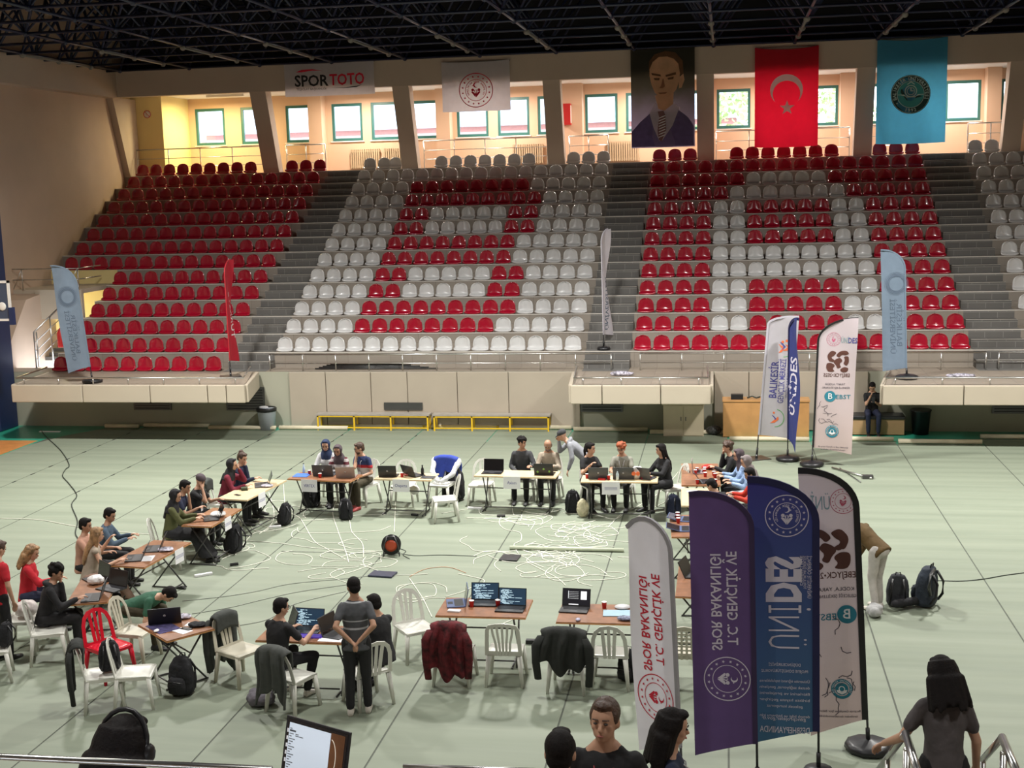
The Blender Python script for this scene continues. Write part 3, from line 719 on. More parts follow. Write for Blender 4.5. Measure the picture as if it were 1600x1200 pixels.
banner('hanging_banner', -9.15, -6.9, 8.74, 10.33, M_cw, 'white banner with the round red seal of stars', [
    (sc(emblem(0, 0, .56), 1/2.25, 1/1.59, .5, .43), A_red, 'round_seal')], .035)
banner('flag_banner', .86, 2.8, 7.31, 10.36, M_cr, 'red banner with white crescent and star', [
    (sc([moon2d(0, 0, .50, .42, .12, 40, -PI/2)], 1/1.94, 1/3.05, .5, .585)+sc([star2d(0, 0, .24)], 1/1.94, 1/3.05, .51, .405), A_wht, 'crescent_and_star')], .05, .09)
A_tl = mat('dark_teal_print', (.02, .22, .22), .7, noise=0); A_dk = mat('dark_green_print', (.01, .05, .05), .7, noise=0)
q = lambda it: sc(it, 1/2.06, 1/3.12, .49, .48)
banner('hanging_banner', 4.55, 6.62, 7.3, 10.45, M_cb, 'light blue banner with the round dark seal', [
    (q([disc2d(0, 0, .59, 40)]), A_dk, 'seal_ring'), (q([disc2d(0, 0, .40, 32)]), mat('teal_print', (.05, .33, .33), .7, noise=0), 'seal_disc'),
    (q([ring2d(0, 0, .56, .575), ring2d(0, 0, .395, .41), ring2d(0, .1, .155, .185), ring2d(0, .1, .10, .12), poly2d([(-.38, -.02), (-.18, -.02), (-.14, -.09), (.14, -.09), (.18, -.02), (.38, -.02), (.38, 0), (.2, 0), (.15, -.06), (-.15, -.06), (-.2, 0), (-.38, 0)]),
        poly2d([(-.02, .1), (.02, .1), (.02, .19), (-.02, .19)]), poly2d([(0, .09), (.08, .09), (.08, .12), (0, .12)]), poly2d([(-.10, .29), (0, .36), (.10, .29), (.12, .31), (0, .40), (-.12, .31)])]
       + arctext('BALIKESİR ÜNİVERSİTESİ', 0, 0, .475, .135, PI/2, 1, 3.9, .03)+arctext('1992', 0, 0, .485, .135, -PI/2, 1, .75, .03, False)+[star2d(-.40, -.27, .035), star2d(.40, -.27, .035)]), mat('pale_teal_print', (.50, .68, .66), .7, noise=0), 'seal_lettering')], .05, .07)
# generic portrait
W2, H2 = 2.0, 3.06
pq = lambda it: sc(it, 1/W2, 1/H2, .5, .5)
M_por = gradmat('portrait_backdrop_window_glow', -2.7, -.9, (.20, .16, .24), (.045, .042, .03), .75, .5, .6)  # lilac lower half: window light from behind, painted into the gradient
sk = mat('portrait_skin_print', (.78, .44, .25), .7, noise=.14, nscale=2, trans=.4); hr = mat('portrait_hair_print', (.17, .075, .03), .7, noise=.2, trans=.4)
hp = lambda pts: poly2d([((x+.05)*1.0, .10+y*.98) for x, y in pts])
banner('portrait_banner', -3.01, -1.0, 7.4, 10.46, M_por, 'hanging portrait banner of a man in suit and striped tie', [
    (pq([poly2d([(-.99, -1.5), (-.99, -1.02), (-.72, -.72), (-.35, -.40), (.5, -.38), (.80, -.62), (.97, -.9), (.97, -1.5)])]), mat('portrait_suit_print', (.12, .095, .18), .7, noise=.15, trans=.5), 'suit'),  # suit colour lightened for the window light behind it
    (pq([poly2d([(-.42, -.45), (-.26, -.14), (.30, -.10), (.52, -.3), (.30, -.85), (-.03, -1.32), (-.12, -1.32), (-.30, -.9)])]), mat('portrait_shirt_print', (.72, .62, .68), .7, noise=.05, trans=.5), 'collar'),
    (pq([poly2d([(-.24, .1), (.34, .2), (.32, -.18), (.05, -.38), (-.14, -.32)]), hp([(-.02, 1.30), (.20, 1.26), (.42, 1.08), (.50, .80), (.47, .45), (.38, .18), (.20, -.02), (.02, -.10), (-.16, -.06), (-.30, .10), (-.40, .34), (-.46, .62), (-.46, .92), (-.36, 1.14), (-.2, 1.27)])]), sk, 'face'),
    (pq([hp([(.46, .55), (.60, .66), (.63, .46), (.54, .22), (.45, .20)])]), sk, 'ear'),
    (pq([hp([(-.48, .78), (-.47, 1.08), (-.30, 1.30), (.05, 1.40), (.36, 1.33), (.58, 1.06), (.60, .66), (.50, .62), (.44, .98), (.30, 1.14), (.10, 1.22), (-.16, 1.22), (-.36, 1.06)]),
         hp([(-.40, .72), (-.12, .66), (-.10, .60), (-.38, .65)]), hp([(.04, .64), (.36, .72), (.37, .64), (.05, .58)]), hp([(-.33, .56), (-.14, .55), (-.16, .48), (-.30, .49)]), hp([(.10, .55), (.30, .58), (.28, .50), (.12, .49)])]), hr, 'hair_and_brows'),
    (pq([hp([(-.05, .52), (-.02, .52), (.02, .28), (-.06, .22), (-.16, .24), (-.10, .30)]), hp([(-.20, .09), (.10, .10), (.03, .045), (-.14, .04)])]), mat('portrait_shadow_print', (.36, .15, .08), .7, noise=0, trans=.4), 'nose_and_mouth'),
    (pq([poly2d([(-.16, -.40), (.02, -.38), (.08, -.52), (.10, -.98), (-.04, -1.34), (-.13, -1.30), (-.17, -1.0), (-.12, -.56)])]), mat('portrait_tie_print', (.28, .14, .14), .7, noise=0, trans=.4), 'tie'),
    (pq([poly2d([(-.13, -.60-.085*k), (.08, -.52-.085*k), (.085, -.545-.085*k), (-.13, -.625-.085*k)]) for k in range(8)]), A_wht, 'tie_stripes')], .02, .02)

# ------------------------------------------------------------------ feather flags
def feather(label, base, ang, W_, Hh, tb, lean, cloth, sleeve, arts, stand='disc', wav=.03, droop=.18, tip=.0, pitch=0, front=1, sl=.05, group=None, round_=.55):
    t = empty('feather_flag', base, 0, label, 'flag', group)
    t.rotation_euler = (pitch, lean, ang) ; t.rotation_mode = 'XYZ'
    t.matrix_world = Matrix.Translation(base)
    root = Matrix.Rotation(ang, 4, 'Z') @ Matrix.Rotation(lean, 4, 'Y') @ Matrix.Rotation(pitch, 4, 'X')
    t.rotation_euler = root.to_euler()
    a = round_*W_*1.05
    def pole(k):      # 0..1 along the arc
        ph = k*PI/2; return (W_*(1-math.cos(ph)), Hh-a+a*math.sin(ph)-tip*(1-math.cos(ph))**3)
    def surf(s, v, e):
        f = s/W_; return Vector((s, wav*math.sin(v*2.3+f*4)*f+e, v-droop*f*f*0))
    def edge(s):      # top of the fabric at s
        ph = math.acos(max(-1, min(1, 1-s/W_))); return Hh-a+a*math.sin(ph)-tip*(s/W_)**3
    mb = MB(); n, mm = 14, 40; vs = []
    for j in range(mm+1):
        for i in range(n+1):
            s = W_*i/n; b_ = tb-droop*(i/n)**1.3; v = b_+(edge(s)-b_)*j/mm
            vs.append(surf(s, v, 0))
    mb.add(vs, [(j*(n+1)+i, j*(n+1)+i+1, (j+1)*(n+1)+i+1, (j+1)*(n+1)+i) for j in range(mm) for i in range(n)], 0, True)
    mb.build('flag_fabric', cloth, t)
    mb = MB(); pts = [(0, 0, tb+(Hh-a-tb)*k/6) for k in range(7)]+[(pole(k/10)[0], 0, pole(k/10)[1]) for k in range(1, 11)]
    n2 = len(pts); vs = []
    for i, p in enumerate(pts):      # flattened sleeve
        d = Vector(pts[min(i+1, n2-1)])-Vector(pts[max(i-1, 0)]); d.normalize(); nn = Vector((d.z, 0, -d.x))
        for q_ in (-.012, sl):
            for e in (-.014, .014): vs.append(Vector(p)+nn*q_+Vector((0, e, 0)))
    fs = []
    for i in range(n2-1):
        o_ = i*4; fs += [(o_, o_+2, o_+6, o_+4), (o_+1, o_+5, o_+7, o_+3), (o_, o_+4, o_+5, o_+1), (o_+2, o_+3, o_+7, o_+6)]
    mb.add(vs, fs+[(0, 1, 3, 2), (4*n2-4, 4*n2-2, 4*n2-1, 4*n2-3)], 0); mb.build('pole_sleeve', sleeve, t)
    mb = MB(); mb.tube([(0, 0, .06), (0, 0, .5), (0, 0, tb+.02)], .013, 8); mb.tube([(0, 0, .08), (0, 0, .26)], .024, 8); mb.build('pole', M_black, t)
    arts2 = []
    for items, m, nm in arts:
        if ('lettering' in nm or nm == 'teal_logo') and len(items) > 1:
            arts2 += [([it], m, nm) for it in items if len(it[1]) > 1 or nm == 'teal_logo']; cr = [it for it in items if not (len(it[1]) > 1 or nm == 'teal_logo')]
            if cr: arts2.append((cr, m, 'crack_pattern'))
        else: arts2.append((items, m, nm))
    for items, m, nm in arts2:
        fl = -1 if front < 0 else 1
        def fn(u, v, e): 
            s = (W_-u) if front < 0 else u
            return surf(s, v, e)
        art_obj(items, fn, m, nm, t, .005+(.003 if 'details' in nm else 0))
    inv = root.inverted()
    mb = MB()
    if stand == 'disc':
        mb.lathe([(.24, 0), (.265, .03), (.26, .075), (.20, .10), (.10, .105), (.04, .13)], 10, M=inv)
        o = mb.build('water_base', M_black, t)
    elif stand == 'small': mb.lathe([(.17, 0), (.18, .03), (.15, .08), (.04, .1)], 12, M=inv); mb.build('water_base', M_black, t)
    elif stand == 'plate':
        mb.box(-.26, .26, -.22, .22, 0, .02, M=inv @ Matrix.Rotation(.5, 4, 'Z')); mb.tube([(0, 0, .02), (0, 0, .1)], .03, 8, M=inv)
        o = mb.build('base_plate', M_grey, t)
    return t
Mf_w = mat('white_flag_fabric', (.70, .68, .74), .8, noise=.03, trans=.45); Mf_p = mat('purple_flag_fabric', (.10, .055, .175), .75, noise=.06, trans=.1)
Mf_b = gradmat('blue_flag_fabric', .3, 3.4, (.045, .135, .23), (.040, .036, .20), .75, .1, .3)
Mf_t = gradmat('beige_lilac_flag_fabric', .2, 3.2, (.58, .45, .42), (.60, .52, .56), .8, .15, .8)
Mf_l = mat('light_blue_flag_fabric', (.20, .27, .36), .75, noise=.05, trans=.2)
Ms_g = mat('grey_flag_sleeve', (.30, .29, .32), .7); Ms_p = mat('dark_purple_sleeve', (.035, .018, .07), .7); Ms_b = mat('navy_sleeve', (.012, .012, .07), .7); Ms_k = M_black
A_lil = mat('lilac_print', (.62, .58, .68), .7, noise=0); A_nav = mat('navy_print', (.07, .07, .28), .7, noise=0)
A_brn = mat('brown_print', (.10, .035, .025), .7, noise=0); A_teal = mat('teal_blue_print', (.02, .20, .28), .7, noise=0); A_crk = mat('dark_crack_print', (.06, .05, .07), .7, noise=0)
PIv = PI
# front row: pole on the right, fabric towards the left, lettering seen from the back
feather('tall white feather flag with red mirrored lettering, front left of four', (-.42, 12.0, 0), PIv-.70, .60, 3.12, .75, .055, Mf_w, Ms_g, [
    ([text2d('T.C. GENÇLİK VE', .15, .014, 'flip', .37, 2.02, fw=.93), text2d('SPOR BAKANLIĞI', .15, .014, 'flip', .20, 1.95, fw=.98)], A_red, 'red_lettering'),
    (emblem(.29, 1.19, .245, PI/2, -1, False), A_red, 'round_seal')], 'disc', .02, .2, front=-1, sl=.03, round_=.62, tip=.20)
feather('tall purple feather flag with white mirrored lettering and seal', (.32, 12.7, 0), PIv, .64, 3.24, .52, .02, Mf_p, Ms_p, [
    ([text2d('T.C. GENÇLİK VE', .15, .014, 'flip', .41, 2.09, fw=1.0), text2d('SPOR BAKANLIĞI', .15, .014, 'flip', .25, 2.05, fw=1.03)], A_lil, 'pale_lettering'),
    (emblem(.35, 1.22, .24, PI/2, -1, False), A_lil, 'round_seal')], 'disc', .02, .16, front=-1, sl=.04, round_=.6, tip=.04)
lines = [(.95, .34), (.86, .40), (.71, .44), (.62, .44), (.53, .36), (.44, .34), (.35, .3)]
small = lambda z, wd, txt: text2d(txt, .045, .003, 'mirror', .37, z+.06, fw=min(.52, .022*len(txt)))
feather('tall blue feather flag with large white mirrored lettering', (.97, 13.12, 0), PIv, .72, 3.27, .5, .012, Mf_b, Ms_b, [
    ([text2d('ÜNİ', .48, -.012, 'flip', .345, 1.65, fw=.48), text2d('DES', .48, .045, 'flip', .345, 2.17, fw=.50)], A_lil, 'large_lettering'),
    (emblem(.40, 2.86, .225, 0, -1), A_lil, 'round_seal'),
    ([text2d('ÜNİVERSİTE ÖĞRENCİ', .055, .004, 'flip', .625, 2.20, fw=.46), text2d('TOPLULUKLARI İŞBİRLİĞİ', .04, .003, 'flip', .58, 2.25, fw=.36), text2d('DESTEKLEME', .04, .003, 'flip', .545, 2.27, fw=.32),
      small(1.17, 0, 'DÜŞÜNCELERİNİZİ'), small(1.10, 0, 'PROJEYE DÖNÜŞTÜRÜYORUZ'), small(.99, 0, 'Üniversite öğrenci topluluklarına'), small(.92, 0, 'destek sağlıyoruz, gençlerin'), small(.85, 0, 'fikirlerini ve projelerini'), small(.78, 0, 'birlikte hayata geçiriyor'), small(.71, 0, 'gelecek kuruyoruz'),
      small(.60, 0, 'detaylı bilgi ve başvuru için'), text2d('gencprojeler.gov.tr', .055, .004, 'mirror', .36, .63, fw=.46), text2d('DESBHEPYANINDA', .10, .01, 'mirror', .37, .50, fw=.52)], A_lil, 'small_lettering')], 'small', .02, .18, front=-1, sl=.06, round_=.62)
random.seed(11)
def cracks(n, w, z0, z1, seed):
    rd = random.Random(seed); L = []
    for k in range(n):
        x, y = rd.uniform(.06, w-.06), rd.uniform(z0, z1); a = rd.uniform(0, 2*PI)
        for j in range(rd.randint(3, 6)):
            x2, y2 = x+.05*math.cos(a), y+.05*math.sin(a); x2 = min(max(x2, .03), w-.03); nx, ny = -math.sin(a)*.004, math.cos(a)*.004
            L.append(([(x-nx, y-ny), (x2-nx, y2-ny), (x2+nx, y2+ny), (x+nx, y+ny)], [(0, 1, 2, 3)])); x, y = x2, y2; a += rd.uniform(-1.2, 1.2)
    return L
def glyph(cx, cy, s, mx):      # the plump brown abstract lettering
    out = []
    for p in ([(-1, .5), (-.6, 1), (-.1, .8), (-.35, .5), (-.6, .35), (-.4, .1), (-.75, -.1)], [(-.2, .55), (.2, .95), (.75, 1), (1, .7), (.65, .55), (.35, .6), (.1, .3)], [(.5, .45), (.95, .5), (1, -.1), (.8, -.45), (.5, -.2), (.65, .1)],
              [(-1, -.2), (-.55, -.15), (-.2, -.4), (-.45, -.7), (-.2, -.95), (-.8, -1), (-1, -.7)], [(-.25, .15), (.2, .35), (.45, .05), (.15, -.25), (.35, -.55), (0, -.7), (-.15, -.35), (-.4, -.1)], [(.2, -.75), (.6, -.5), (1, -.6), (.9, -1), (.4, -1.02)], [(-.85, .15), (-.55, .25), (-.2, .05), (-.5, -.12)]):
        for _ in range(2): p = [((1-w_)*p[i][0]+w_*p[(i+1) % len(p)][0], (1-w_)*p[i][1]+w_*p[(i+1) % len(p)][1]) for i in range(len(p)) for w_ in (.22, .78)]
        out.append(poly2d(p, cx, cy, s, mx))
    return out
def seal_teal(cx, cy, r): return [ring2d(cx, cy, r*.72, r), disc2d(cx, cy, r*.62, 24)]
def seal_in(cx, cy, r): return [ring2d(cx, cy, r*.22, r*.3, 20), poly2d([(-.5, -.1), (-.2, -.12), (0, -.3), (.2, -.12), (.5, -.1), (.42, -.35), (0, -.55), (-.42, -.35)], cx, cy, r)]+arctext('BALIKESİR ÜNİVERSİTESİ', cx, cy, r*.85, r*.2, PI/2, 1, 4.2)
Wb = .62
feather('tall beige feather flag with black sleeve and brown mirrored logo', (1.56, 13.81, 0), PIv, Wb, 3.24, .36, .055, Mf_t, Ms_k, [
    (emblem(.46, 2.86, .14, .2, -1, False), mat('pink_red_print', (.50, .10, .16), .7, noise=0), 'round_seal'),
    ([text2d('ÜNİ', .22, .0, 'mirror', .22, 2.84, fw=.2)], mat('faded_teal_print', (.25, .38, .42), .7, noise=0), 'faint_lettering'),
    (glyph(.28, 2.33, .235, -1)+[text2d('EBEJYCK•2025', .10, .007, 'mirror', .31, 2.03, fw=.50)], A_brn, 'brown_logo'),
    ([text2d('KODLA, YARAT', .06, .003, 'mirror', .33, 1.87, fw=.42), text2d('GELECEĞİ ŞEKİLLENDİR', .05, .003, 'mirror', .33, 1.79, fw=.46)]+cracks(12, Wb, .5, 1.45, 5)+[text2d('Bu proje Gençlik ve Spor Bakanlığı', .035, .001, 'mirror', .31, .46, fw=.48), text2d('tarafından desteklenmektedir', .035, .001, 'mirror', .31, .40, fw=.42)], A_crk, 'small_lettering'),
    ([disc2d(.45, 1.58, .105, 24), text2d('EBST', .11, .008, 'mirror', .22, 1.55, fw=.24)]+seal_teal(.36, .72, .115), A_teal, 'teal_logo'),
    ([text2d('B', .16, .01, 'mirror', .45, 1.58)]+seal_in(.36, .72, .115), A_wht, 'pale_logo_details')], 'disc', .025, .2, front=-1, sl=.055, round_=.7)
# middle distance
A_or = mat('orange_print', (.75, .16, .05), .7, noise=0); A_gr = mat('green_print', (.1, .4, .1), .7, noise=0)
feather('white feather flag with upright navy lettering beside the wooden desk', (.67, 28.95, 0), .06, .68, 3.32, .56, .075, Mf_w, Mf_w, [
    ([text2d('BALIKESİR', .235, .016, 'ccw', .25, 1.85, fw=.84), text2d('GENÇLİK MERKEZİ', .19, .006, 'ccw', .43, 1.83, fw=1.0), text2d('GENÇLİK VE SPOR MÜDÜRLÜĞÜ', .05, .002, 'ccw', .545, 1.80, fw=.7), text2d('BALIKESİR', .045, .002, 'ccw', .61, 1.75)], A_nav, 'navy_lettering'),
    ([poly2d([(-.6, -.9), (-.2, -.3), (-.7, .3), (-.1, 0), (.1, -.4), (-.2, -.8)], .40, 2.62, .17), disc2d(.37, 2.72, .03), poly2d([(0, -.6), (.5, -.1), (.2, .3), (.8, .1), (.6, -.5)], .40, 2.62, .17), disc2d(.46, 2.75, .03)]+[poly2d([(-.6, -.9), (.1, -.2), (.6, .3), (.7, -.2), (.1, -.8)], .32, .98, .14), disc2d(.30, 1.10, .025)], A_or, 'orange_figures'),
    ([ring2d(.40, 2.62, .235, .25, 30, -1.5, 1.2), ring2d(.33, .98, .195, .21, 30, -1.5, 1.4)], A_gr, 'green_arc'),
    ([poly2d([(-.3, -.9), (.3, -.3), (-.2, .2), (-.6, .4), (0, -.3)], .40, 2.66, .16), poly2d([(-.3, -.9), (.3, -.3), (-.2, .2), (-.6, .4), (0, -.3)], .33, 1.0, .13)], A_nav, 'navy_figures')], 'plate', .06, .02, front=1, sl=.03, round_=.32)
feather('narrow blue feather flag turned edge-on beside the white one', (1.36, 28.80, 0), R(-72), .60, 3.3, .5, .0, mat('edge_on_blue_fabric', (.03, .04, .18), .7, trans=.1), Ms_b, [
    ([text2d('ÜNİDES', .42, .02, 'ccw', .32, 1.75, fw=1.3)], A_lil, 'pale_lettering')], 'disc', .05, .2, front=1)
feather('pale feather flag with black sleeve, brown logo and teal seal, mid hall', (1.86, 28.27, 0), .02, .84, 3.32, .42, .035, Mf_t, Ms_k, [
    (emblem(.34, 2.84, .15, 0, 1, False), mat('pink_print', (.58, .10, .22), .7, noise=0), 'round_seal'),
    ([text2d('ÜNİ', .17, .0, 'normal', .58, 2.82, fw=.16)], mat('faded_teal_print', (.25, .38, .42)), 'faint_lettering'), ([text2d('DES', .17, .014, 'normal', .74, 2.82, fw=.19)], A_nav, 'navy_lettering'),
    (glyph(.45, 2.36, .24, 1)+[text2d('EBEJYCK•2025', .11, .006, 'mirror', .44, 2.05, fw=.56)], A_brn, 'brown_logo'),
    ([text2d('KODLA, YARAT', .06, .003, 'normal', .42, 1.85, fw=.42), text2d('GELECEĞİ ŞEKİLLENDİR', .055, .003, 'normal', .44, 1.77, fw=.6)]+cracks(9, .76, .95, 1.4, 9)+[text2d('Bu proje Gençlik ve Spor Bakanlığı', .045, .001, 'normal', .44, .45), text2d('tarafından desteklenmektedir', .045, .001, 'normal', .44, .39)], A_crk, 'small_lettering'),
    ([disc2d(.32, 1.58, .12, 24), text2d('EBST', .13, .008, 'normal', .60, 1.57, fw=.32)]+seal_teal(.40, .80, .14), A_teal, 'teal_logo'),
    ([text2d('B', .18, .01, 'normal', .32, 1.58)]+seal_in(.40, .80, .14), A_wht, 'pale_logo_details')], 'disc', .04, .12, front=1, sl=.03, round_=.6)
def uni_art():
    g = mat('slate_outline_print', (.10, .14, .20), .7, noise=0)
    return [([ring2d(.34, 2.28, .235, .25), ring2d(.34, 2.28, .165, .18), ring2d(.34, 2.28, .185, .225, 40), ring2d(.34, 2.28, .27, .275), text2d('ÜNİVERSİTESİ', .17, .004, 'flip', .24, 1.27, fw=1.3), text2d('BALIKESİR', .17, .004, 'flip', .39, 1.30, fw=1.02), text2d('T.C.', .08, .0, 'flip', .50, 1.45)], g, 'slate_lettering')]
feather('light blue feather flag leaning on the left balcony', (-16.30, 30.45, WALK), PIv, .66, 3.12, .42, .085, Mf_l, Mf_l, uni_art(), 'disc', .03, .12, front=-1, sl=.02, round_=.8)
feather('light blue feather flag on the right balcony', (4.23, 31.05, WALK), PIv, .55, 3.1, .26, .035, Mf_l, Mf_l, uni_art(), 'disc', .03, .06, front=-1, sl=.02, round_=.8)
feather('red feather flag seen edge-on at the right end of the left balcony', (-12.93, 31.5, WALK), R(95), .6, 3.05, .42, 0, mat('red_flag_fabric', (.50, .01, .03), .7, trans=.1), mat('red_flag_sleeve', (.40, .01, .02), .7), [([text2d('TÜRKİYE', .3, .01, 'flip', .3, 1.6)], A_wht, 'white_lettering')], 'plate', .08, .1)
feather('white feather flag seen edge-on in the middle stair aisle', (-3.22, 33.36, Z0+.012), R(78), .6, 3.15, .4, -.03, Mf_w, Mf_w, [([text2d('ÜNİVERSİTESİ', .22, .01, 'flip', .25, 1.2), ], mat('slate_outline_print', (.1, .14, .2)), 'slate_lettering')], 'small', .09, .1)

# ------------------------------------------------------------------ furniture
def place(proto, n=[0]): return proto
def monobloc(kind=0, m=None):
    """plastic chair; origin on the floor under the seat, sitter faces +Y"""
    m = m or M_chair; t = empty('plastic_chair')
    mb = MB(); vs = []; n = 8
    for j in range(n+1):
        for i in range(n+1):
            u, v = -1+2*i/n, -1+2*j/n; wd = .215+.01*v; vs.append((u*wd, v*.215, .435-.02*(1-u*u)*(1-v*v)-(.015 if v > .9 else 0)))
    top = MB(); top.add(vs, [(j*(n+1)+i, j*(n+1)+i+1, (j+1)*(n+1)+i+1, (j+1)*(n+1)+i) for j in range(n) for i in range(n)], 0, True)
    top.box(-.215, .215, .20, .222, .385, .422); top.box(-.22, -.20, -.21, .21, .385, .43); top.box(.20, .22, -.21, .21, .385, .43)
    me = top.mesh('seat'); bm = bmesh.new(); bm.from_mesh(me); bm.to_mesh(me); bm.free(); me.materials.append(m)
    o = bpy.data.objects.new('seat', me); C.objects.link(o); o.parent = t
    sd = o.modifiers.new('s', 'SOLIDIFY'); sd.thickness = .012
    for sx in (-1, 1):
        for sy in (-1, 1):
            mb = MB(); x0, y0 = sx*.195, sy*.19; x1, y1 = sx*.235, sy*.235
            mb.loft([(Vector((x0, y0, .41)), Vector((1, 0, 0)), Vector((0, 1, 0)), .034, .03), (Vector((x1, y1, 0.0)), Vector((1, 0, 0)), Vector((0, 1, 0)), .020, .020)], 8, 0, 3)
            mb.build('leg', m, t)
    B = lambda u, h: Vector((u*(.215-.02*h/.42), -.20-.085*h/.42-.02*(1-u*u), .42+h))      # back plane, h 0..0.42
    mb = MB()
    if kind == 1:      # square back
        P = [B(-1, 0), B(-1, .2), B(-.98, .36), B(-.85, .41), B(-.4, .43), B(0, .435), B(.4, .43), B(.85, .41), B(.98, .36), B(1, .2), B(1, 0)]
    else: P = [B(-1, 0), B(-1, .15), B(-.97, .27), B(-.82, .36), B(-.5, .42), B(0, .44), B(.5, .42), B(.82, .36), B(.97, .27), B(1, .15), B(1, 0)]
    def strap(P, wd, th=.012):
        vs = []; 
        for i, p in enumerate(P):
            d = (P[min(i+1, len(P)-1)]-P[max(i-1, 0)]).normalized(); nn = Vector((0, -1, -.2)).normalized(); s_ = d.cross(nn).normalized()
            for a, b in ((-1, -1), (1, -1), (1, 1), (-1, 1)): vs.append(p+s_*(a*wd/2)+nn*(b*th/2))
        fs = []
        for i in range(len(P)-1):
            for k in range(4): fs.append((i*4+k, i*4+(k+1) % 4, (i+1)*4+(k+1) % 4, (i+1)*4+k))
        mb.add(vs, fs+[(3, 2, 1, 0), tuple(len(P)*4-4+k for k in range(4))], 0, False)
    strap(P, .05); 
    if kind == 2:
        strap([B(-.9, .03), B(.9, .03)], .05)
        for k in range(6): strap([B(-.75+.3*k, .0), B(-.75+.3*k, .40)], .028)
        for k in range(7): strap([B(-.9, .07+.055*k), B(.9, .07+.055*k)], .022)
    elif kind == 1:
        strap([B(-.95, .03), B(.95, .03)], .07)
        for k in range(5): u = -.6+.3*k; strap([B(u*.6, .0), B(u*.75, .18), B(u, .30), B(u*1.15, .41)], .03)
    else:
        strap([B(-.98, .02), B(.98, .02)], .04)
        for u in (-.42, 0, .42): strap([B(u*.6, .0), B(u*.75, .2), B(u, .43-.02*abs(u))], .040 if u == 0 else .045)
    mb.build('backrest', m, t); return t
PROTO = {}
def chair(pos, az, label, kind=0, m=None, cat='chair'):
    key = (kind, m.name if m else '')
    if key not in PROTO:
        PROTO[key] = monobloc(kind, m); c = PROTO[key]; KIDS[c.name] = list(ch for ch in C.objects if ch.parent == c)
    else:
        src = PROTO[key]; c = src.copy(); C.objects.link(c)
        for ch in KIDS[src.name]: d = ch.copy(); C.objects.link(d); d.parent = c
    c.location = (pos[0], pos[1], .004); c.rotation_euler.z = -R(az); return tag(c, label, cat, 'plastic chairs round the tables')

def table(cx, cy, L, Wd, rot, label, m, steel=M_steel):
    t = empty('folding_table', (cx, cy, .004), R(rot), label, 'table', 'folding tables set in a ring')
    mb = MB(); mb.box(-L/2, L/2, -Wd/2, Wd/2, .705, .735); mb.build('tabletop', m, t, bevel=.004)
    mb = MB(); mb.box(-L/2-.004, L/2+.004, -Wd/2-.004, Wd/2+.004, .708, .722); mb.build('edge_band', M_edge if m is M_tb1 else m, t)
    for sx in (-1, 1):
        x = sx*(L/2-.17)
        for s2 in (-1, 1):
            mb = MB(); mb.tube([(x, s2*Wd*.40, .70), (x+s2*.03, -s2*Wd*.42, .015)], .013, 6); mb.build('leg', M_grey, t)
        mb = MB(); mb.tube([(x-.03, -Wd*.45, .015), (x-.03, Wd*.45, .015)], .012, 6); mb.build('foot_bar', M_grey, t)
    mb = MB(); mb.tube([(-L/2+.17, Wd*.1, .42), (L/2-.17, Wd*.1, .42)], .011, 6); mb.tube([(-L/2+.17, -Wd*.38, .10), (L/2-.17, -Wd*.38, .10)], .011, 6); mb.build('crossbar', M_grey, t)
    return t
TB = {}
for k, a in {'T1': (-7.82, 23.52, 1.34, .6, -7, 'brown table at the far left of the back row', M_tb1), 'T2': (-6.2, 23.66, 1.15, .6, -3, 'yellowish table second in the back row, beside the blue jacket', M_tb2),
             'T3': (-4.05, 24.0, 1.62, .55, -3, 'pale table third in the back row with a black open laptop', M_tb2), 'T4': (-2.02, 23.68, 1.45, .56, 2, 'cream table at the right of the back row under the plastic bag', M_tb2),
             'T5': (-.5, 24.15, 1.85, .72, 92, 'reddish table crowded with cups at the back right', M_tb1), 'T6': (-.47, 22.35, 1.3, .66, 92, 'cream table in the right column behind the purple flag', M_tb2),
             'T7': (-.58, 20.4, 1.35, .66, 94, 'red-brown table in the right column with two blue laptops', M_tb1), 'T8': (-.36, 17.5, 1.5, .66, 90, 'brown table between the white and purple flags', M_tb1),
             'T9': (-3.2, 16.07, 1.2, .74, 1, 'reddish table in the front row with three laptops', M_tb1), 'T10': (-1.58, 15.97, 1.2, .74, 1, 'striped brown table in the front row beside the white flag', M_tb1),
             'T11': (-5.25, 14.87, 1.22, .62, 0, 'brown table in the front row beside the standing man', M_tb1), 'T12': (-7.1, 14.95, .86, .66, -40, 'turned brown table with the white mouse at the front left', M_tb1),
             'T13': (-8.95, 16.28, 1.15, .56, 108, 'brown table in front of the seated man in black hoodie', M_tb1), 'T14': (-8.98, 18.15, 1.4, .68, 84, 'brown table before the woman with long fair hair', M_tb1),
             'T15': (-8.86, 20.38, 1.2, .56, 87, 'brown table before the person in olive jacket', M_tb1), 'T16': (-8.9, 22.42, 1.6, .62, 83, 'pale yellow table at the far left with maroon-clad woman', M_tb2)}.items():
    TB[k] = table(*a)

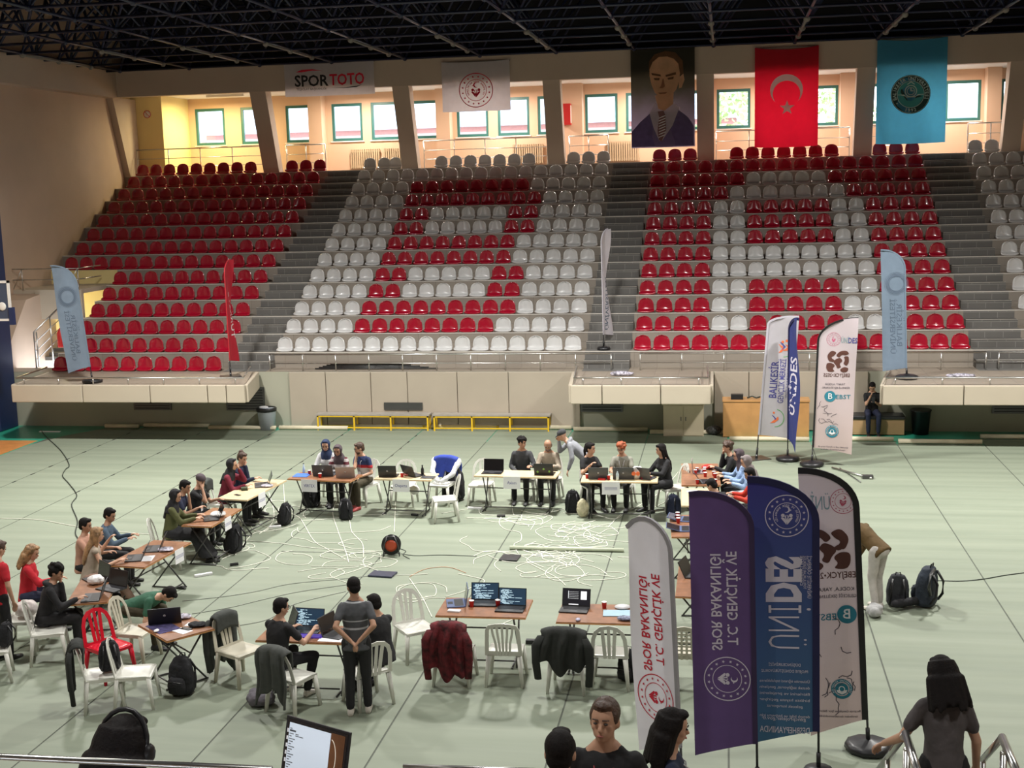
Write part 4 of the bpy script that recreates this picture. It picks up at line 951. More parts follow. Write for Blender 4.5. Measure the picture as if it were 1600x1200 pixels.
def laptop(x, y, z, az, label, screen='off', lid=M_black, ang=105, w_=.36, logo=None, base=None):
    """az: direction in which its user faces"""
    t = empty('laptop', (x, y, z), -R(az), label, 'laptop', 'laptops on the tables')
    mb = MB(); mb.box(-w_/2, w_/2, -.125, .125, 0, .018); bs_ = mb.build('base', base or lid, t, bevel=.003)
    mb = MB(); mb.box(-w_/2+.025, w_/2-.025, -.02, .10, .0181, .0195); mb.box(-.05, .05, -.11, -.04, .0181, .019); mb.build('keyboard', M_black if lid is not M_black else mat('keyboard_grey', (.04, .04, .045), .5), bs_)
    Rm = Matrix.Translation((0, .122, .016)) @ Matrix.Rotation(R(ang-90)*-1, 4, 'X')
    Rm = Matrix.Translation((0, .122, .016)) @ Matrix.Rotation(-R(ang-90), 4, 'X')
    mb = MB(); mb.box(-w_/2, w_/2, 0, .009, 0, .235, M=Rm); s_ = mb.build('screen', lid, t)
    sm = {'off': mat('screen_off', (.008, .008, .01), .12, noise=0), 'code': mat('screen_code_dark', (.012, .028, .05), .3, noise=0, emit=.9), 'photo': mat('screen_black', (.01, .01, .014), .3, noise=0, emit=.5)}[screen]
    mb = MB(); mb.box(-w_/2+.010, w_/2-.010, -.0015, 0, .014, .226, M=Rm); d = mb.build('display', sm, s_)
    if screen == 'code':
        rd = random.Random(label); A = []
        mb = MB()
        for k in range(17):
            zz = .21-.0115*k; x0 = -w_/2+.03+rd.choice((0, .02, .04)); 
            for q_ in range(rd.randint(1, 3)):
                x1 = x0+rd.uniform(.02, .10)
                if x1 > w_/2-.02: break
                mb.box(x0, x1, -.0025, -.0015, zz-.0055, zz, M=Rm); x0 = x1+.012
        mb.build('screen_text', mat('screen_text_light', (.45, .62, .7), .5, noise=0, emit=1.0), t)
    if screen == 'photo':
        mb = MB(); mb.box(.06, .14, -.0025, -.0015, .09, .20, M=Rm); mb.box(-.10, .03, -.0025, -.0015, .02, .03, M=Rm); mb.box(-.11, -.105, -.0025, -.0015, .1, .2, M=Rm)
        for k in range(5): mb.box(-.10, .03, -.0025, -.0015, .1+.022*k, .102+.022*k, M=Rm)
        mb.build('screen_windows', mat('screen_window_white', (.8, .82, .85), .5, noise=0, emit=.8), t)
    if logo:
        mb = MB()
        if logo == 'stickers':
            for (a, b) in ((0, .12), (-.11, .07), (.12, .06)): mb.lathe([(.022, 0), (.022, .002)], 12, M=Rm @ Matrix.Translation((a, .0092, b)) @ Matrix.Rotation(-PI/2, 4, 'X'))
            mb.build('lid_sticker', mat('green_sticker', (.25, .5, .1), .5, noise=0), s_)
        else:
            mb.lathe([(.018, 0), (.018, .002)], 14, M=Rm @ Matrix.Translation((0, .0092, .12)) @ Matrix.Rotation(-PI/2, 4, 'X')); mb.build('lid_emblem', mat('silver_emblem', (.5, .5, .52), .3, metal=.5, noise=0), s_)
    return t
M_lg = mat('silver_laptop_lid', (.36, .31, .29), .35, metal=.4); M_ld = mat('slate_laptop_lid', (.055, .058, .065), .4); M_lb = mat('blue_laptop_lid', (.09, .13, .26), .35); M_lp = mat('pinkish_laptop_lid', (.32, .24, .26), .4)
TZ = .7395
for a in ((-7.86, 23.66, 180, 'dark grey laptop before the person in white jacket', 'off', M_ld, 105, .42, 'e'), (-7.38, 23.56, 175, 'silver-brown laptop before the person with grey headscarf', 'off', M_lg, 110, .38, 'e'),
          (-6.55, 23.66, 178, 'black laptop with round emblem on the yellowish table', 'off', M_black, 105, .36, 'e'), (-6.05, 23.72, 215, 'black laptop standing obliquely beside the thermos', 'off', M_black, 112, .36, None),
          (-4.55, 24.02, 2, 'black laptop with blank screen on the left of the third back table', 'off', M_black, 100, .40, None), (-3.5, 24.0, 182, 'black laptop with green stickers before the balding man', 'off', M_black, 105, .38, 'stickers'),
          (-2.42, 23.72, 178, 'slate laptop before the woman with ponytail', 'off', M_ld, 105, .38, 'e'), (-1.94, 23.74, 180, 'slate laptop before the red-haired man', 'off', M_ld, 105, .4, 'e'), (-1.52, 23.74, 205, 'dark laptop partly behind the white plastic bag', 'off', M_ld, 105, .34, None),
          (-.52, 24.3, 270, 'pinkish laptop seen edge-on on the cup-covered table', 'off', M_lp, 95, .34, None), (-.36, 23.5, 262, 'dark open laptop at the near end of the cup-covered table', 'off', M_ld, 125, .36, None),
          (-.62, 20.75, 275, 'blue laptop on the red-brown right table, farther one', 'off', M_lb, 165, .34, None), (-.62, 20.15, 268, 'blue laptop on the red-brown right table, nearer one', 'off', M_lb, 165, .34, None), (-.42, 17.7, 285, 'dark laptop glimpsed between white and purple flags', 'off', M_black, 115, .38, None),
          (-3.62, 16.17, 75, 'laptop seen edge-on at the left of the three', 'off', M_lb, 100, .34, None), (-3.24, 16.2, -2, 'middle laptop with bright code, front row table', 'code', M_black, 105, .38, None), (-2.84, 16.0, 2, 'right laptop with dark code editor, front row table', 'code', M_black, 105, .38, None),
          (-1.99, 16.05, 4, 'black laptop with white window beside the white flag', 'photo', M_black, 108, .38, None), (-5.33, 14.95, 3, 'laptop full of code before the man in black polo', 'code', M_ld, 105, .40, None), (-4.86, 14.86, -72, 'grey laptop turned sideways beside the standing man', 'off', M_ld, 108, .36, 'e'), (-5.68, 15.0, 60, 'half hidden laptop behind the seated man\'s head', 'off', M_ld, 110, .34, None),
          (-7.33, 15.14, 158, 'black laptop on the turned table hiding the green shirt', 'off', M_black, 108, .42, 'e'), (-8.72, 16.36, 22, 'black laptop with blank screen behind the hoodie man', 'off', M_black, 102, .38, None), (-8.8, 15.95, 72, 'grey laptop used by the man in black hoodie', 'off', M_ld, 108, .38, 'e'), (-9.15, 16.72, 40, 'dark laptop before the woman in red', 'off', M_black, 100, .40, None),
          (-9.08, 17.84, 72, 'nearer laptop on the table of the fair-haired woman', 'off', M_black, 115, .38, 'e'), (-9.02, 18.35, 74, 'farther laptop on the table of the fair-haired woman', 'off', M_black, 112, .38, None), (-8.84, 20.25, 62, 'laptop with raised dark lid before the olive jacket', 'off', M_black, 115, .40, 'e'), (-8.84, 22.72, 68, 'dark laptop before the two women at the far left', 'off', M_ld, 112, .42, 'e')):
    laptop(a[0], a[1], TZ, a[2], a[3], a[4], a[5], a[6], a[7], a[8])

def near_on_table(tn, lx, ly):
    t = TB[tn]; v = Matrix.Rotation(t.rotation_euler.z, 4, 'Z') @ Vector((lx, ly, 0)); return (t.location.x+v.x, t.location.y+v.y, TZ)
M_lidw = mat('cup_lid_white', (.75, .74, .72), .5)
def cup(pos, label, m=M_cup, g='paper cups on the tables'):
    mb = MB(); mb.lathe([(.026, 0), (.034, .085), (.036, .088)], 14); c = mb.build('paper_cup', m, None, pos); tag(c, label, 'cup', g)
    mb = MB(); mb.lathe([(.0365, .086), (.0365, .092), (.030, .092)], 14); mb.build('cup_rim', M_lidw, c)
for tn, lx, ly, l in (('T1', -.38, .1, 'red cup on the blue folder at the far left back table'), ('T1', -.22, .12, 'red cup left of the dark grey laptop'), ('T1', -.05, -.12, 'red cup in front of the dark grey laptop'), ('T2', -.06, -.1, 'red cup at the name sheet of the yellowish table'), ('T2', .12, .02, 'red cup right of the first one on the yellowish table'),
                      ('T4', -.62, 0, 'red cup at the left end of the cream table'), ('T4', -.2, -.1, 'red cup between the slate laptops'), ('T9', -.18, .0, 'red cup between the two left laptops in the front row'), ('T9', .17, .05, 'red cup between the two right laptops in the front row'), ('T10', -.02, .2, 'red cup behind the light blue tablet')):
    cup(near_on_table(tn, lx, ly), l)
rd = random.Random(5)
for k in range(9): cup(near_on_table('T5', -.85+rd.random()*1.1, -.26+.17*(k % 3)+rd.uniform(-.02, .02)), 'red paper cup in the cluster on the back right table', g='cups clustered on the back right table')
for k in range(3): cup(near_on_table('T7', .5-k*.18, .2), 'red cup on the red-brown table behind the white flag', g='cups on the red-brown right table')
def flat(name, tn, lx, ly, w_, d_, h_, m, label, cat, rot=0, dz=0):
    p = near_on_table(tn, lx, ly); mb = MB(); mb.box(-w_/2, w_/2, -d_/2, d_/2, 0, h_)
    o = mb.build(name, m, None, (p[0], p[1], p[2]+dz), TB[tn].rotation_euler.z+R(rot), bevel=.002 if h_ > .006 else 0); return tag(o, label, cat)
M_fold = mat('blue_folder_card', (.06, .16, .5), .5); M_ltb = mat('light_blue_tablet', (.35, .52, .62), .4); M_purple = mat('mousepad_print', (.06, .05, .14), .8, noise=.6, nscale=14)
flat('folder', 'T1', -.5, .0, .3, .32, .012, M_fold, 'blue folder at the left end of the back row', 'folder', 8)
flat('tablet', 'T2', .46, -.08, .26, .2, .01, M_ld, 'dark tablet at the right end of the yellowish table', 'tablet')
flat('tablet', 'T10', .16, .0, .36, .24, .012, M_ltb, 'light blue closed laptop beside the white flag', 'tablet', 3)
flat('notebook', 'T10', .5, -.12, .28, .2, .012, M_paper, 'white notebook half behind the white flag', 'notebook')
flat('phone', 'T10', .5, -.12, .08, .15, .008, M_black, 'black phone lying on the white notebook', 'phone', 30, .0125)
flat('power_bank', 'T9', -.38, -.2, .17, .08, .02, M_paper, 'white charger box at the left front of the laptop table', 'charger', -10)
flat('mouse_mat', 'T12', -.08, -.14, .42, .30, .004, M_purple, 'dark patterned mouse mat on the turned table', 'mouse mat')
flat('paper_sheet', 'T12', .22, -.02, .24, .16, .003, M_paper, 'white sheet in the middle of the turned table', 'paper', 12)
flat('paper_sheet', 'T12', .10, .2, .2, .13, .003, M_paper, 'crumpled white sheet beside the black laptop', 'paper', 40)
flat('phone', 'T12', .2, .05, .15, .07, .008, M_black, 'black phone at the edge of the white sheet', 'phone', 20, .004)
flat('paper_sheet', 'T14', -.28, -.12, .30, .21, .003, M_paper, 'white sheet on the table of the fair-haired woman', 'paper', 20)
flat('paper_sheet', 'T11', .36, -.22, .34, .12, .003, M_paper, 'white sheet at the front edge beside the standing man', 'paper')
flat('keyboard', 'T11', .05, -.12, .32, .12, .015, mat('violet_lit_keyboard', (.05, .02, .25), .4, emit=.5, noise=0), 'violet lit keyboard before the man in black polo', 'keyboard')
flat('paper_sheet', 'T6', .3, .1, .3, .21, .003, M_paper, 'white sheet on the cream table behind the purple flag', 'paper', 15)
flat('phone', 'T16', -.5, .05, .15, .07, .008, M_black, 'black phone near the front of the pale yellow table', 'phone', 60)
flat('cloth_cap', 'T16', -.1, .12, .16, .12, .05, mat('olive_cloth', (.05, .06, .03), .9), 'dark olive cap on the pale yellow table', 'cap', 30)
flat('pencil_case', 'T4', .5, -.02, .2, .09, .05, mat('maroon_cloth', (.16, .01, .02), .8), 'maroon pouch right of the plastic bag', 'pouch', 10)
flat('candy_box', 'T4', -.33, -.12, .14, .08, .03, M_cup, 'red sweet packet on the cream table', 'packet', -8)
flat('adapter', 'T9', .0, .3, .11, .05, .03, M_black, 'black power adapter behind the middle laptop', 'adapter')
mb = MB(); mb.ell((0, 0, .018), (.033, .05, .018), 14); o = mb.build('computer_mouse', M_paper, None, near_on_table('T12', .02, -.28)); tag(o, 'white mouse at the near corner of the turned table', 'mouse')
mb = MB(); mb.ell((0, 0, .018), (.033, .05, .018), 14); o = mb.build('computer_mouse', mat('lilac_mouse', (.4, .38, .5), .4), None, near_on_table('T10', -.32, -.31)); tag(o, 'grey-lilac mouse in front of the laptop with white window', 'mouse')
mb = MB(); mb.lathe([(.05, 0), (.10, .02), (.105, .024)], 18); o = mb.build('paper_plate', M_paper, None, near_on_table('T10', .22, .22)); tag(o, 'white paper plate at the back of the striped brown table', 'plate')
def bottle(pos, label, m, h=.2, r=.028):
    mb = MB(); mb.lathe([(r, 0), (r, h*.6), (r*.45, h*.82), (r*.42, h*.95)], 12); c = mb.build('bottle', m, None, pos); tag(c, label, 'bottle')
    mb = MB(); mb.lathe([(r*.5, h*.94), (r*.5, h*1.02)], 10); mb.build('bottle_cap', M_black, c)
bottle(near_on_table('T2', .30, .1), 'dark thermos bottle beside the oblique black laptop', M_black, .2, .032)
bottle(near_on_table('T10', .50, .25), 'small green bottle half behind the white flag', mat('green_bottle', (.03, .2, .07), .2), .16)
bottle(near_on_table('T4', -.03, -.16), 'clear water bottle between the slate laptops', mat('clear_bottle', (.55, .66, .72), .1), .2)
bottle(near_on_table('T1', -.55, .2), 'pale water bottle at the left corner of the back row', mat('clear_bottle', (.55, .66, .72)), .2)

# crumpled clutter on tables
def bagblob(name, pos, r, m, label, cat, seed=1, parts=None, hz=1.0):
    t = empty(name, pos, 0, label, cat); rd = random.Random(seed); mb = MB()
    mb.ell((0, 0, r[2]*.9), (r[0], r[1], r[2]), 14)
    for k in range(8): a = rd.uniform(0, 6.28); mb.ell((r[0]*.5*math.cos(a), r[1]*.5*math.sin(a), r[2]*rd.uniform(.5, 1.5)), (r[0]*.5, r[1]*.5, r[2]*.5), 8)
    o = fused(mb, 'bag_body', m, t, min(r)/9, 2, .035)
    return t
M_poly = mat('white_polythene', (.72, .71, .70), .35, noise=.08, bump=.4, bscale=12)
t = bagblob('plastic_bag', near_on_table('T4', .32, -.02), (.12, .08, .13), M_poly, 'white plastic bag with orange print on the cream table', 'bag', 2)
mb = MB()
for a, b in ((-.04, .13), (.04, .13)): mb.lathe([(.025, 0), (.04, .0), (.04, .003), (.025, .003)], 14, M=Matrix.Translation((a, -.125, b)) @ Matrix.Rotation(PI/2, 4, 'X'))
mb.build('orange_print', A_or, t)
bagblob('plastic_bag', near_on_table('T15', .02, -.10), (.14, .12, .05), M_poly, 'crumpled white bag on the table before the olive jacket', 'bag', 3)
bagblob('plastic_bag', near_on_table('T13', .30, .02), (.13, .1, .07), M_poly, 'crumpled white bag behind the grey laptop at the left', 'bag', 4)
bagblob('plastic_bag', (-6.12, 23.95, .30), (.1, .08, .1), M_poly, 'white bag on the hidden seat under the yellowish table', 'bag', 6)
bagblob('plastic_bag', (-2.72, 23.55, .004), (.12, .1, .19), mat('beige_polythene', (.55, .50, .34), .4, noise=.25, nscale=10, bump=.4, bscale=12), 'beige carrier bag on the floor at the cream table leg', 'bag', 5)
t = bagblob('red_wrapper', near_on_table('T5', .45, -.15), (.12, .1, .04), M_cup, 'crumpled red wrapper at the far end of the cup-covered table', 'wrapper', 8)
bagblob('red_wrapper', near_on_table('T10', .52, .1), (.08, .06, .04), mat('red_white_wrapper', (.5, .12, .1), .5, noise=.8, nscale=20), 'red and white crumpled wrapper beside the white flag', 'wrapper', 9)
bagblob('red_wrapper', near_on_table('T2', .02, .02), (.09, .06, .03), mat('red_white_wrapper', (.5, .12, .1)), 'red and white wrapper in the middle of the yellowish table', 'wrapper', 10)
bagblob('clothing', near_on_table('T12', .2, .2), (.12, .08, .03), M_blackf, 'small black pouch right of the black laptop on the turned table', 'pouch', 11)
bagblob('clutter', near_on_table('T14', .15, -.2), (.13, .09, .03), mat('mixed_paper_clutter', (.4, .38, .45), .6, noise=.8, nscale=18), 'heap of papers and cables at the middle of the fair-haired woman\'s table', 'papers', 12)
bagblob('clutter', near_on_table('T16', .2, -.2), (.12, .08, .03), mat('mixed_paper_clutter', (.4, .38, .45)), 'heap of cables and charger on the pale yellow table', 'cables', 13)
bagblob('clutter', near_on_table('T10', .3, -.25), (.12, .06, .03), mat('blue_grey_clutter', (.2, .22, .32), .6, noise=.8, nscale=18), 'crumpled blue grey cloth at the front of the striped table', 'cloth', 14)
bagblob('clutter', near_on_table('T12', -.22, .22), (.1, .08, .03), mat('mixed_paper_clutter', (.4, .38, .45)), 'white and grey adapters left of the black laptop on the turned table', 'adapters', 15)

# name sheets hung on the table fronts
def sheet(tn, lx, front, txt, label, w_=.34, h_=.24):
    t0 = TB[tn]; p = near_on_table(tn, lx, front); t = empty('name_sheet', (p[0], p[1], .735), t0.rotation_euler.z, label, 'paper', 'name sheets hung on the tables')
    s_ = 1 if front > 0 else -1
    if abs(t0.rotation_euler.z) > .9: t.rotation_euler.z = t0.rotation_euler.z+PI if front < 0 and s_ < 0 and False else t0.rotation_euler.z
    mb = MB(); mb.box(-w_/2, w_/2, s_*.004, s_*.007, -h_, .006); mb.build('sheet', M_paper, t)
    fn = lambda x, y, e: Vector((x if s_ < 0 else -x, s_*(.0075+.001), y))
    its = [text2d(txt, .085, .002, 'normal', 0, -h_/2, .8)] if txt else [poly2d([(-.12, -h_/2+.02*k), (.12, -h_/2+.02*k), (.12, -h_/2+.02*k-.006), (-.12, -h_/2+.02*k-.006)]) for k in (-1, 0, 1)]
    art_obj(its, fn, A_nav, 'lettering', t, .001, both=False)
sheet('T1', -.2, -.305, 'VERTEX', 'white name sheet on the far left table of the back row')
sheet('T2', -.02, -.305, 'Chapette', 'white name sheet on the yellowish table')
sheet('T3', -.05, -.28, 'Axiom', 'white name sheet on the third back table')
sheet('T4', -.15, -.285, '', 'white name sheet with small lines on the cream table')
sheet('T15', .0, -.285, '', 'white name sheet on the table before the olive jacket', .26, .22)
sheet('T16', -.25, -.315, '', 'white name sheet on the pale yellow table', .28, .26)
sheet('T14', .3, -.345, '', 'white name sheet on the table of the fair-haired woman', .26, .22)

#PART3
# ------------------------------------------------------------------ people
SK1 = mat('skin_light', (.52, .30, .20), .55, noise=.06, nscale=8); SK2 = mat('skin_tan', (.40, .22, .14), .55, noise=.06, nscale=8)
H_blk = mat('black_hair', (.008, .006, .006), .72, spec=.2, noise=.2, nscale=30, bump=.25, bscale=70); H_brn = mat('brown_hair', (.06, .03, .018), .5, noise=.25, nscale=30, bump=.5, bscale=60)
H_red = mat('ginger_hair', (.32, .07, .02), .6, noise=.3, nscale=30, bump=.5, bscale=60); H_bln = mat('fair_hair', (.30, .17, .075), .5, noise=.5, nscale=18, bump=.5, bscale=60); H_gry = mat('grey_hair', (.14, .12, .11), .7)
def cl(n, c, **k): return mat(n, c, .85, noise=k.get('noise', .12), nscale=10, bump=.35, bscale=14)
C_blk = cl('black_cloth', (.012, .012, .014)); C_nav = cl('navy_cloth', (.015, .02, .05)); C_wht = cl('white_cloth', (.62, .62, .64)); C_gry = cl('grey_cloth', (.26, .27, .30)); C_mar = cl('maroon_cloth_top', (.17, .012, .03))
C_dg = cl('dark_grey_cloth', (.045, .047, .052)); C_oli = cl('olive_cloth_jacket', (.085, .09, .03)); C_olp = cl('olive_brown_trousers', (.055, .045, .025)); C_bei = cl('beige_cloth', (.38, .32, .25)); C_den = cl('denim_blue_cloth', (.07, .11, .16))
C_red = cl('bright_red_cloth', (.50, .012, .025)); C_org = cl('orange_red_cloth', (.55, .04, .02)); C_grn = cl('green_tshirt_cloth', (.03, .11, .065)); C_khk = cl('brown_khaki_cloth', (.11, .065, .02)); C_lbl = cl('blue_white_shirt_cloth', (.28, .40, .62), noise=.5); C_pch = cl('peach_cloth', (.50, .28, .20)); C_sage = cl('grey_green_tee', (.24, .24, .20)); C_ltan = cl('pale_tan_trousers', (.34, .22, .17)); C_off = cl('offwhite_trousers', (.50, .47, .44)); C_mauve = cl('grey_mauve_scarf', (.20, .17, .17)); C_dmauve = cl('dark_mauve_scarf', (.08, .06, .07)); C_nsc = cl('navy_scarf', (.02, .035, .09))
S_blk = mat('black_shoe', (.015, .015, .016), .5); S_wht = mat('white_shoe', (.62, .58, .52), .5); S_red = mat('red_shoe', (.35, .06, .06), .5)
M_eye = mat('dark_eye', (.02, .015, .012), .3, noise=0); M_lip = mat('lip', (.36, .12, .10), .5, noise=0); M_lan = mat('lanyard_ribbon', (.55, .56, .6), .6, noise=0); M_glasses = mat('dark_glasses', (.02, .02, .02), .3, noise=0)
Z3 = Vector((0, 0, 1))
def person(label, head, az, pose='sit', lean=12, skin=SK1, hair=('short', H_blk), top=C_blk, sleeve='short', legs=C_blk, shoes=S_blk, hands=('desk', 'desk'), look=(0, 15), k=1.0, hipz=None, ground=0, side=0, extra=(), feet=None, skirt=None, hood=None, female=False, vox=.0105, lanyard=False, glasses=False, beard=None, hip=None, seatdrop=0):
    hz = hipz if hipz is not None else (.545 if pose == 'sit' else .93)
    Lr, Sr = R(lean), R(side)
    U = Vector((math.sin(Sr), math.sin(Lr)*math.cos(Sr), math.cos(Lr)*math.cos(Sr))).normalized()
    X = Vector((1, 0, 0)); X = (X-U*X.dot(U)).normalized(); F = U.cross(X).normalized()
    P = Vector((0, 0, hz)); sh = .88 if female else 1
    tp = lambda h, f=0, x=0: P+U*h+F*f+X*x
    neck = tp(.52, .0); hd = (U*.6+Z3*.4).normalized() if lean < 50 else U
    # head frame
    ya, pi_ = R(look[0]), R(look[1])
    Fh = Vector((math.sin(ya), math.cos(ya), 0)); Fh = Matrix.Rotation(-Sr*0, 3, 'Y') @ Fh
    Xh = Vector((math.cos(ya), -math.sin(ya), 0)); Uh = (Z3*math.cos(pi_)+Fh*math.sin(pi_)); Fh2 = (Fh*math.cos(pi_)-Z3*math.sin(pi_))
    hc = neck+hd*.068+Uh*.070+Fh2*.018; top_head = hc+Uh*.115
    H = lambda x, y, z: hc+Xh*x+Fh2*y+Uh*z
    RH = Matrix((Xh, Fh2, Uh)).transposed()
    rz = -R(az); Rz = Matrix.Rotation(rz, 3, 'Z')
    if hip is not None: loc = Vector((hip[0], hip[1], ground))
    else:
        off = Rz @ (top_head*k); loc = Vector((head[0]-off.x, head[1]-off.y, ground))
    t = empty('person', loc, rz, label, 'person'); t.scale = (k, k, k)
    S_ = {s: tp(.435, -.005, s*.168*sh) for s in (-1, 1)}
    # legs
    hipj = {s: P+X*(s*.09)-Z3*.0 for s in (-1, 1)}; knee = {}; ank = {}; toe = {}
    for s in (-1, 1):
        ft = (feet or {}).get(s) if isinstance(feet, dict) else None
        if pose == 'sit':
            a = Vector(ft) if ft else Vector((s*.12, .42, .085))
            kn = Vector((s*.125, .43, hz-.02)); 
            if ft: 
                d = a-hipj[s]; dist = min(d.length, .86); kk = math.sqrt(max(0, .44**2-(dist/2)**2)); up = (Z3-d.normalized()*Z3.dot(d.normalized())).normalized(); kn = hipj[s]+d*.5+up*kk
                if d.length > .86: a = hipj[s]+d.normalized()*.86
        else:
            a = Vector(ft) if ft else Vector((s*.105, -.02 if s < 0 else .05, .085)); d = a-hipj[s]; kk = math.sqrt(max(0, max(.424**2, 0)-(d.length/2)**2)); kn = hipj[s]+d*.5+Vector((0, kk, 0))
        knee[s], ank[s] = kn, a
    # arms
    HT = {'desk': lambda s: Vector((s*.13, .46, .80)), 'lap': lambda s: Vector((s*.10, .28, hz+.10)), 'chin': lambda s: H(s*.03, .10, -.13), 'back': lambda s: P+Vector((s*.05, -.16, .06)), 'down': lambda s: S_[s]+Vector((s*.06, .04, -.50)), 'phone': lambda s: Vector((s*.05, .30, hz+.28)), 'mouth': lambda s: H(s*.05, .13, -.07), 'fold': lambda s: P+Vector((-s*.10, .26, .26)), 'eye': lambda s: H(s*.06, .12, 0), 'desk2': lambda s: Vector((s*.22, .42, .79)), 'floor': lambda s: Vector((s*.12, .55, .35))}
    wr = {}; el = {}
    for s, hcode in zip((-1, 1), hands):
        T = HT[hcode](s) if isinstance(hcode, str) else Vector(hcode)
        d = T-S_[s]; L = d.length; mx = .52
        if L > mx: T = S_[s]+d*(mx/L); L = mx
        if L < .12: L = .12
        dn = (T-S_[s]).normalized(); a1, b1 = .28, .25; ca = max(-1, min(1, (a1*a1+L*L-b1*b1)/(2*a1*L))); sa = math.sqrt(1-ca*ca)
        pole = Vector((s*.5, -.35, -1)) if hcode != 'back' else Vector((s*1, -.4, .2)); pole = (pole-dn*pole.dot(dn)).normalized()
        el[s] = S_[s]+dn*(a1*ca)+pole*(a1*sa); wr[s] = T
    B = MB()
    Fx = lambda c, ru, rv: (c, X, F, ru, rv)
    B.loft([Fx(tp(-.08), .14*sh, .10), Fx(tp(.05), .135*sh, .095), Fx(tp(.20), .125*sh, .09), Fx(tp(.36), .145*sh, .095), Fx(tp(.45), .13*sh, .075), Fx(tp(.50), .06, .055)], 14)
    B.limb(tp(.44), hc-Uh*.04, .056, .052)
    B.ell(H(0, -.006, .025), (.077, .092, .090), 16, rot=RH); B.ell(H(0, .018, -.045), (.061, .066, .062), 14, rot=RH); B.ell(H(0, .052, -.085), (.026, .026, .020), 8, rot=RH)
    B.limb(H(0, .080, .010), H(0, .098, -.026), .008, .013, 8)
    B.ell(H(0, .078, -.058), (.024, .014, .012), 8, rot=RH)
    for s in (-1, 1):
        B.ell(H(s*.074, -.008, -.012), (.012, .020, .031), 8, rot=RH); B.ell(H(s*.04, .05, -.02), (.024, .024, .022), 8, rot=RH)
        B.limb(S_[s]-X*(s*.02), el[s], .039, .036); B.limb(el[s], wr[s], .037, .025); B.limb(tp(.45, 0, s*.09), tp(.51, 0, s*.03), .042, .045)
        hcode = hands[0 if s < 0 else 1]
        Dh = (wr[s]-el[s]).normalized(); N = Vector((0, 0, -1)); N = (N-Dh*N.dot(Dh)); N = N.normalized() if N.length > .15 else (F-Dh*F.dot(Dh)).normalized(); Sd = Dh.cross(N)*(1 if s > 0 else -1)
        pm = wr[s]+Dh*.045
        B.loft([(wr[s], Sd, N, .026, .018), (wr[s]+Dh*.03, Sd, N, .036, .017), (wr[s]+Dh*.075, Sd, N, .041, .014), (wr[s]+Dh*.09, Sd, N, .036, .011)], 10)
        for q, (o_, ln) in enumerate(((-.031, .062), (-.011, .075), (.011, .070), (.031, .054))):
            p0 = wr[s]+Dh*.082+Sd*o_; p1 = p0+(Dh*.85+N*.35+Sd*o_*2).normalized()*ln*.55; p2 = p1+(Dh*.45+N*.85).normalized()*ln*.55
            B.limb(p0, p1, .0095, .009, 8); B.limb(p1, p2, .009, .0085, 8)
        p0 = wr[s]+Dh*.025-Sd*.028; p1 = p0+(Dh*.6-Sd*.65+N*.3).normalized()*.04; B.limb(p0, p1, .012, .0105, 8); B.limb(p1, p1+(Dh*.85+N*.4).normalized()*.03, .0105, .009, 8)
        B.limb(hipj[s], knee[s], .075, .052); B.limb(knee[s], ank[s], .050, .034); B.limb(ank[s]-Z3*.03, ank[s]+Vector((0, .13, -.055)), .034, .026)
    fused(B, 'body', skin, t, vox, 3)
    # top
    G = MB(); hem = -.10 if legs is not None else -.02
    G.loft([Fx(tp(hem), .172*sh, .130), Fx(tp(.02), .165*sh, .122), Fx(tp(.18), .152*sh, .115), Fx(tp(.33), .172*sh, .120), Fx(tp(.42), .165*sh, .102), Fx(tp(.465), .125, .085), Fx(tp(.495), .078, .068)], 16)
    for s in (-1, 1): G.limb(tp(.43, 0, s*.10), tp(.487, 0, s*.05), .056, .044)
    if female: G.ell(tp(.31, .075, -.06), (.07, .06, .065), 10); G.ell(tp(.31, .075, .06), (.07, .06, .065), 10)
    for s in (-1, 1):
        if sleeve == 'none': G.ell(S_[s], (.06, .06, .05), 8); continue
        if sleeve == 'short': m_ = S_[s].lerp(el[s], .62); G.limb(S_[s]-X*(s*.012)-U*.008, m_, .058, .054)
        else: G.limb(S_[s]-X*(s*.012)-U*.008, el[s], .060, .053); G.limb(el[s], wr[s].lerp(el[s], .06), .055, .040)
    if hood: 
        for q in range(7): a_ = PI+PI*q/6; G.ell(tp(.485, -.02)+X*(.085*math.cos(a_))+F*(.08*math.sin(a_)), (.042, .042, .035), 8)
    fused(G, 'top', top, t, vox*1.25, 5, .012)
    # legs
    if legs is not None:
        G = MB(); G.ell(P-U*.02, (.165*sh+.01, .125, .12), 14)
        for s in (-1, 1):
            G.limb(hipj[s], knee[s], .095, .070)
            if skirt is None: G.limb(knee[s], ank[s]+Z3*.03, .067, .054)
        if skirt:
            kn = (knee[-1]+knee[1])/2; an = (ank[-1]+ank[1])/2
            G.loft([(P.lerp(kn, .2), X, Z3 if pose == 'sit' else Vector((0, 1, 0)), .19, .12), (kn, X, (Z3+Vector((0, 1, 0))).normalized() if pose == 'sit' else Vector((0, 1, 0)), .20, .13), (an+Z3*.02, X, Vector((0, 1, 0)), .26, .17)], 14)
        fused(G, 'skirt' if skirt else 'trousers', legs, t, vox*1.3, 5, .012)
    for s in (-1, 1):
        G = MB(); a = ank[s]; G.loft([(a+Vector((0, -.055, -.055)), X, Z3, .030, .028), (a+Vector((0, -.03, -.035)), X, Z3, .040, .048), (a+Vector((0, .03, -.038)), X, Z3, .043, .045), (a+Vector((0, .11, -.055)), X, Z3, .046, .030), (a+Vector((0, .19, -.062)), X, Z3, .034, .022)], 12, 0, 2.6)
        G.build('shoe', shoes, t)
    # hair, scarf, cap
    st, hm = hair; G = MB(); rdh = random.Random(label)
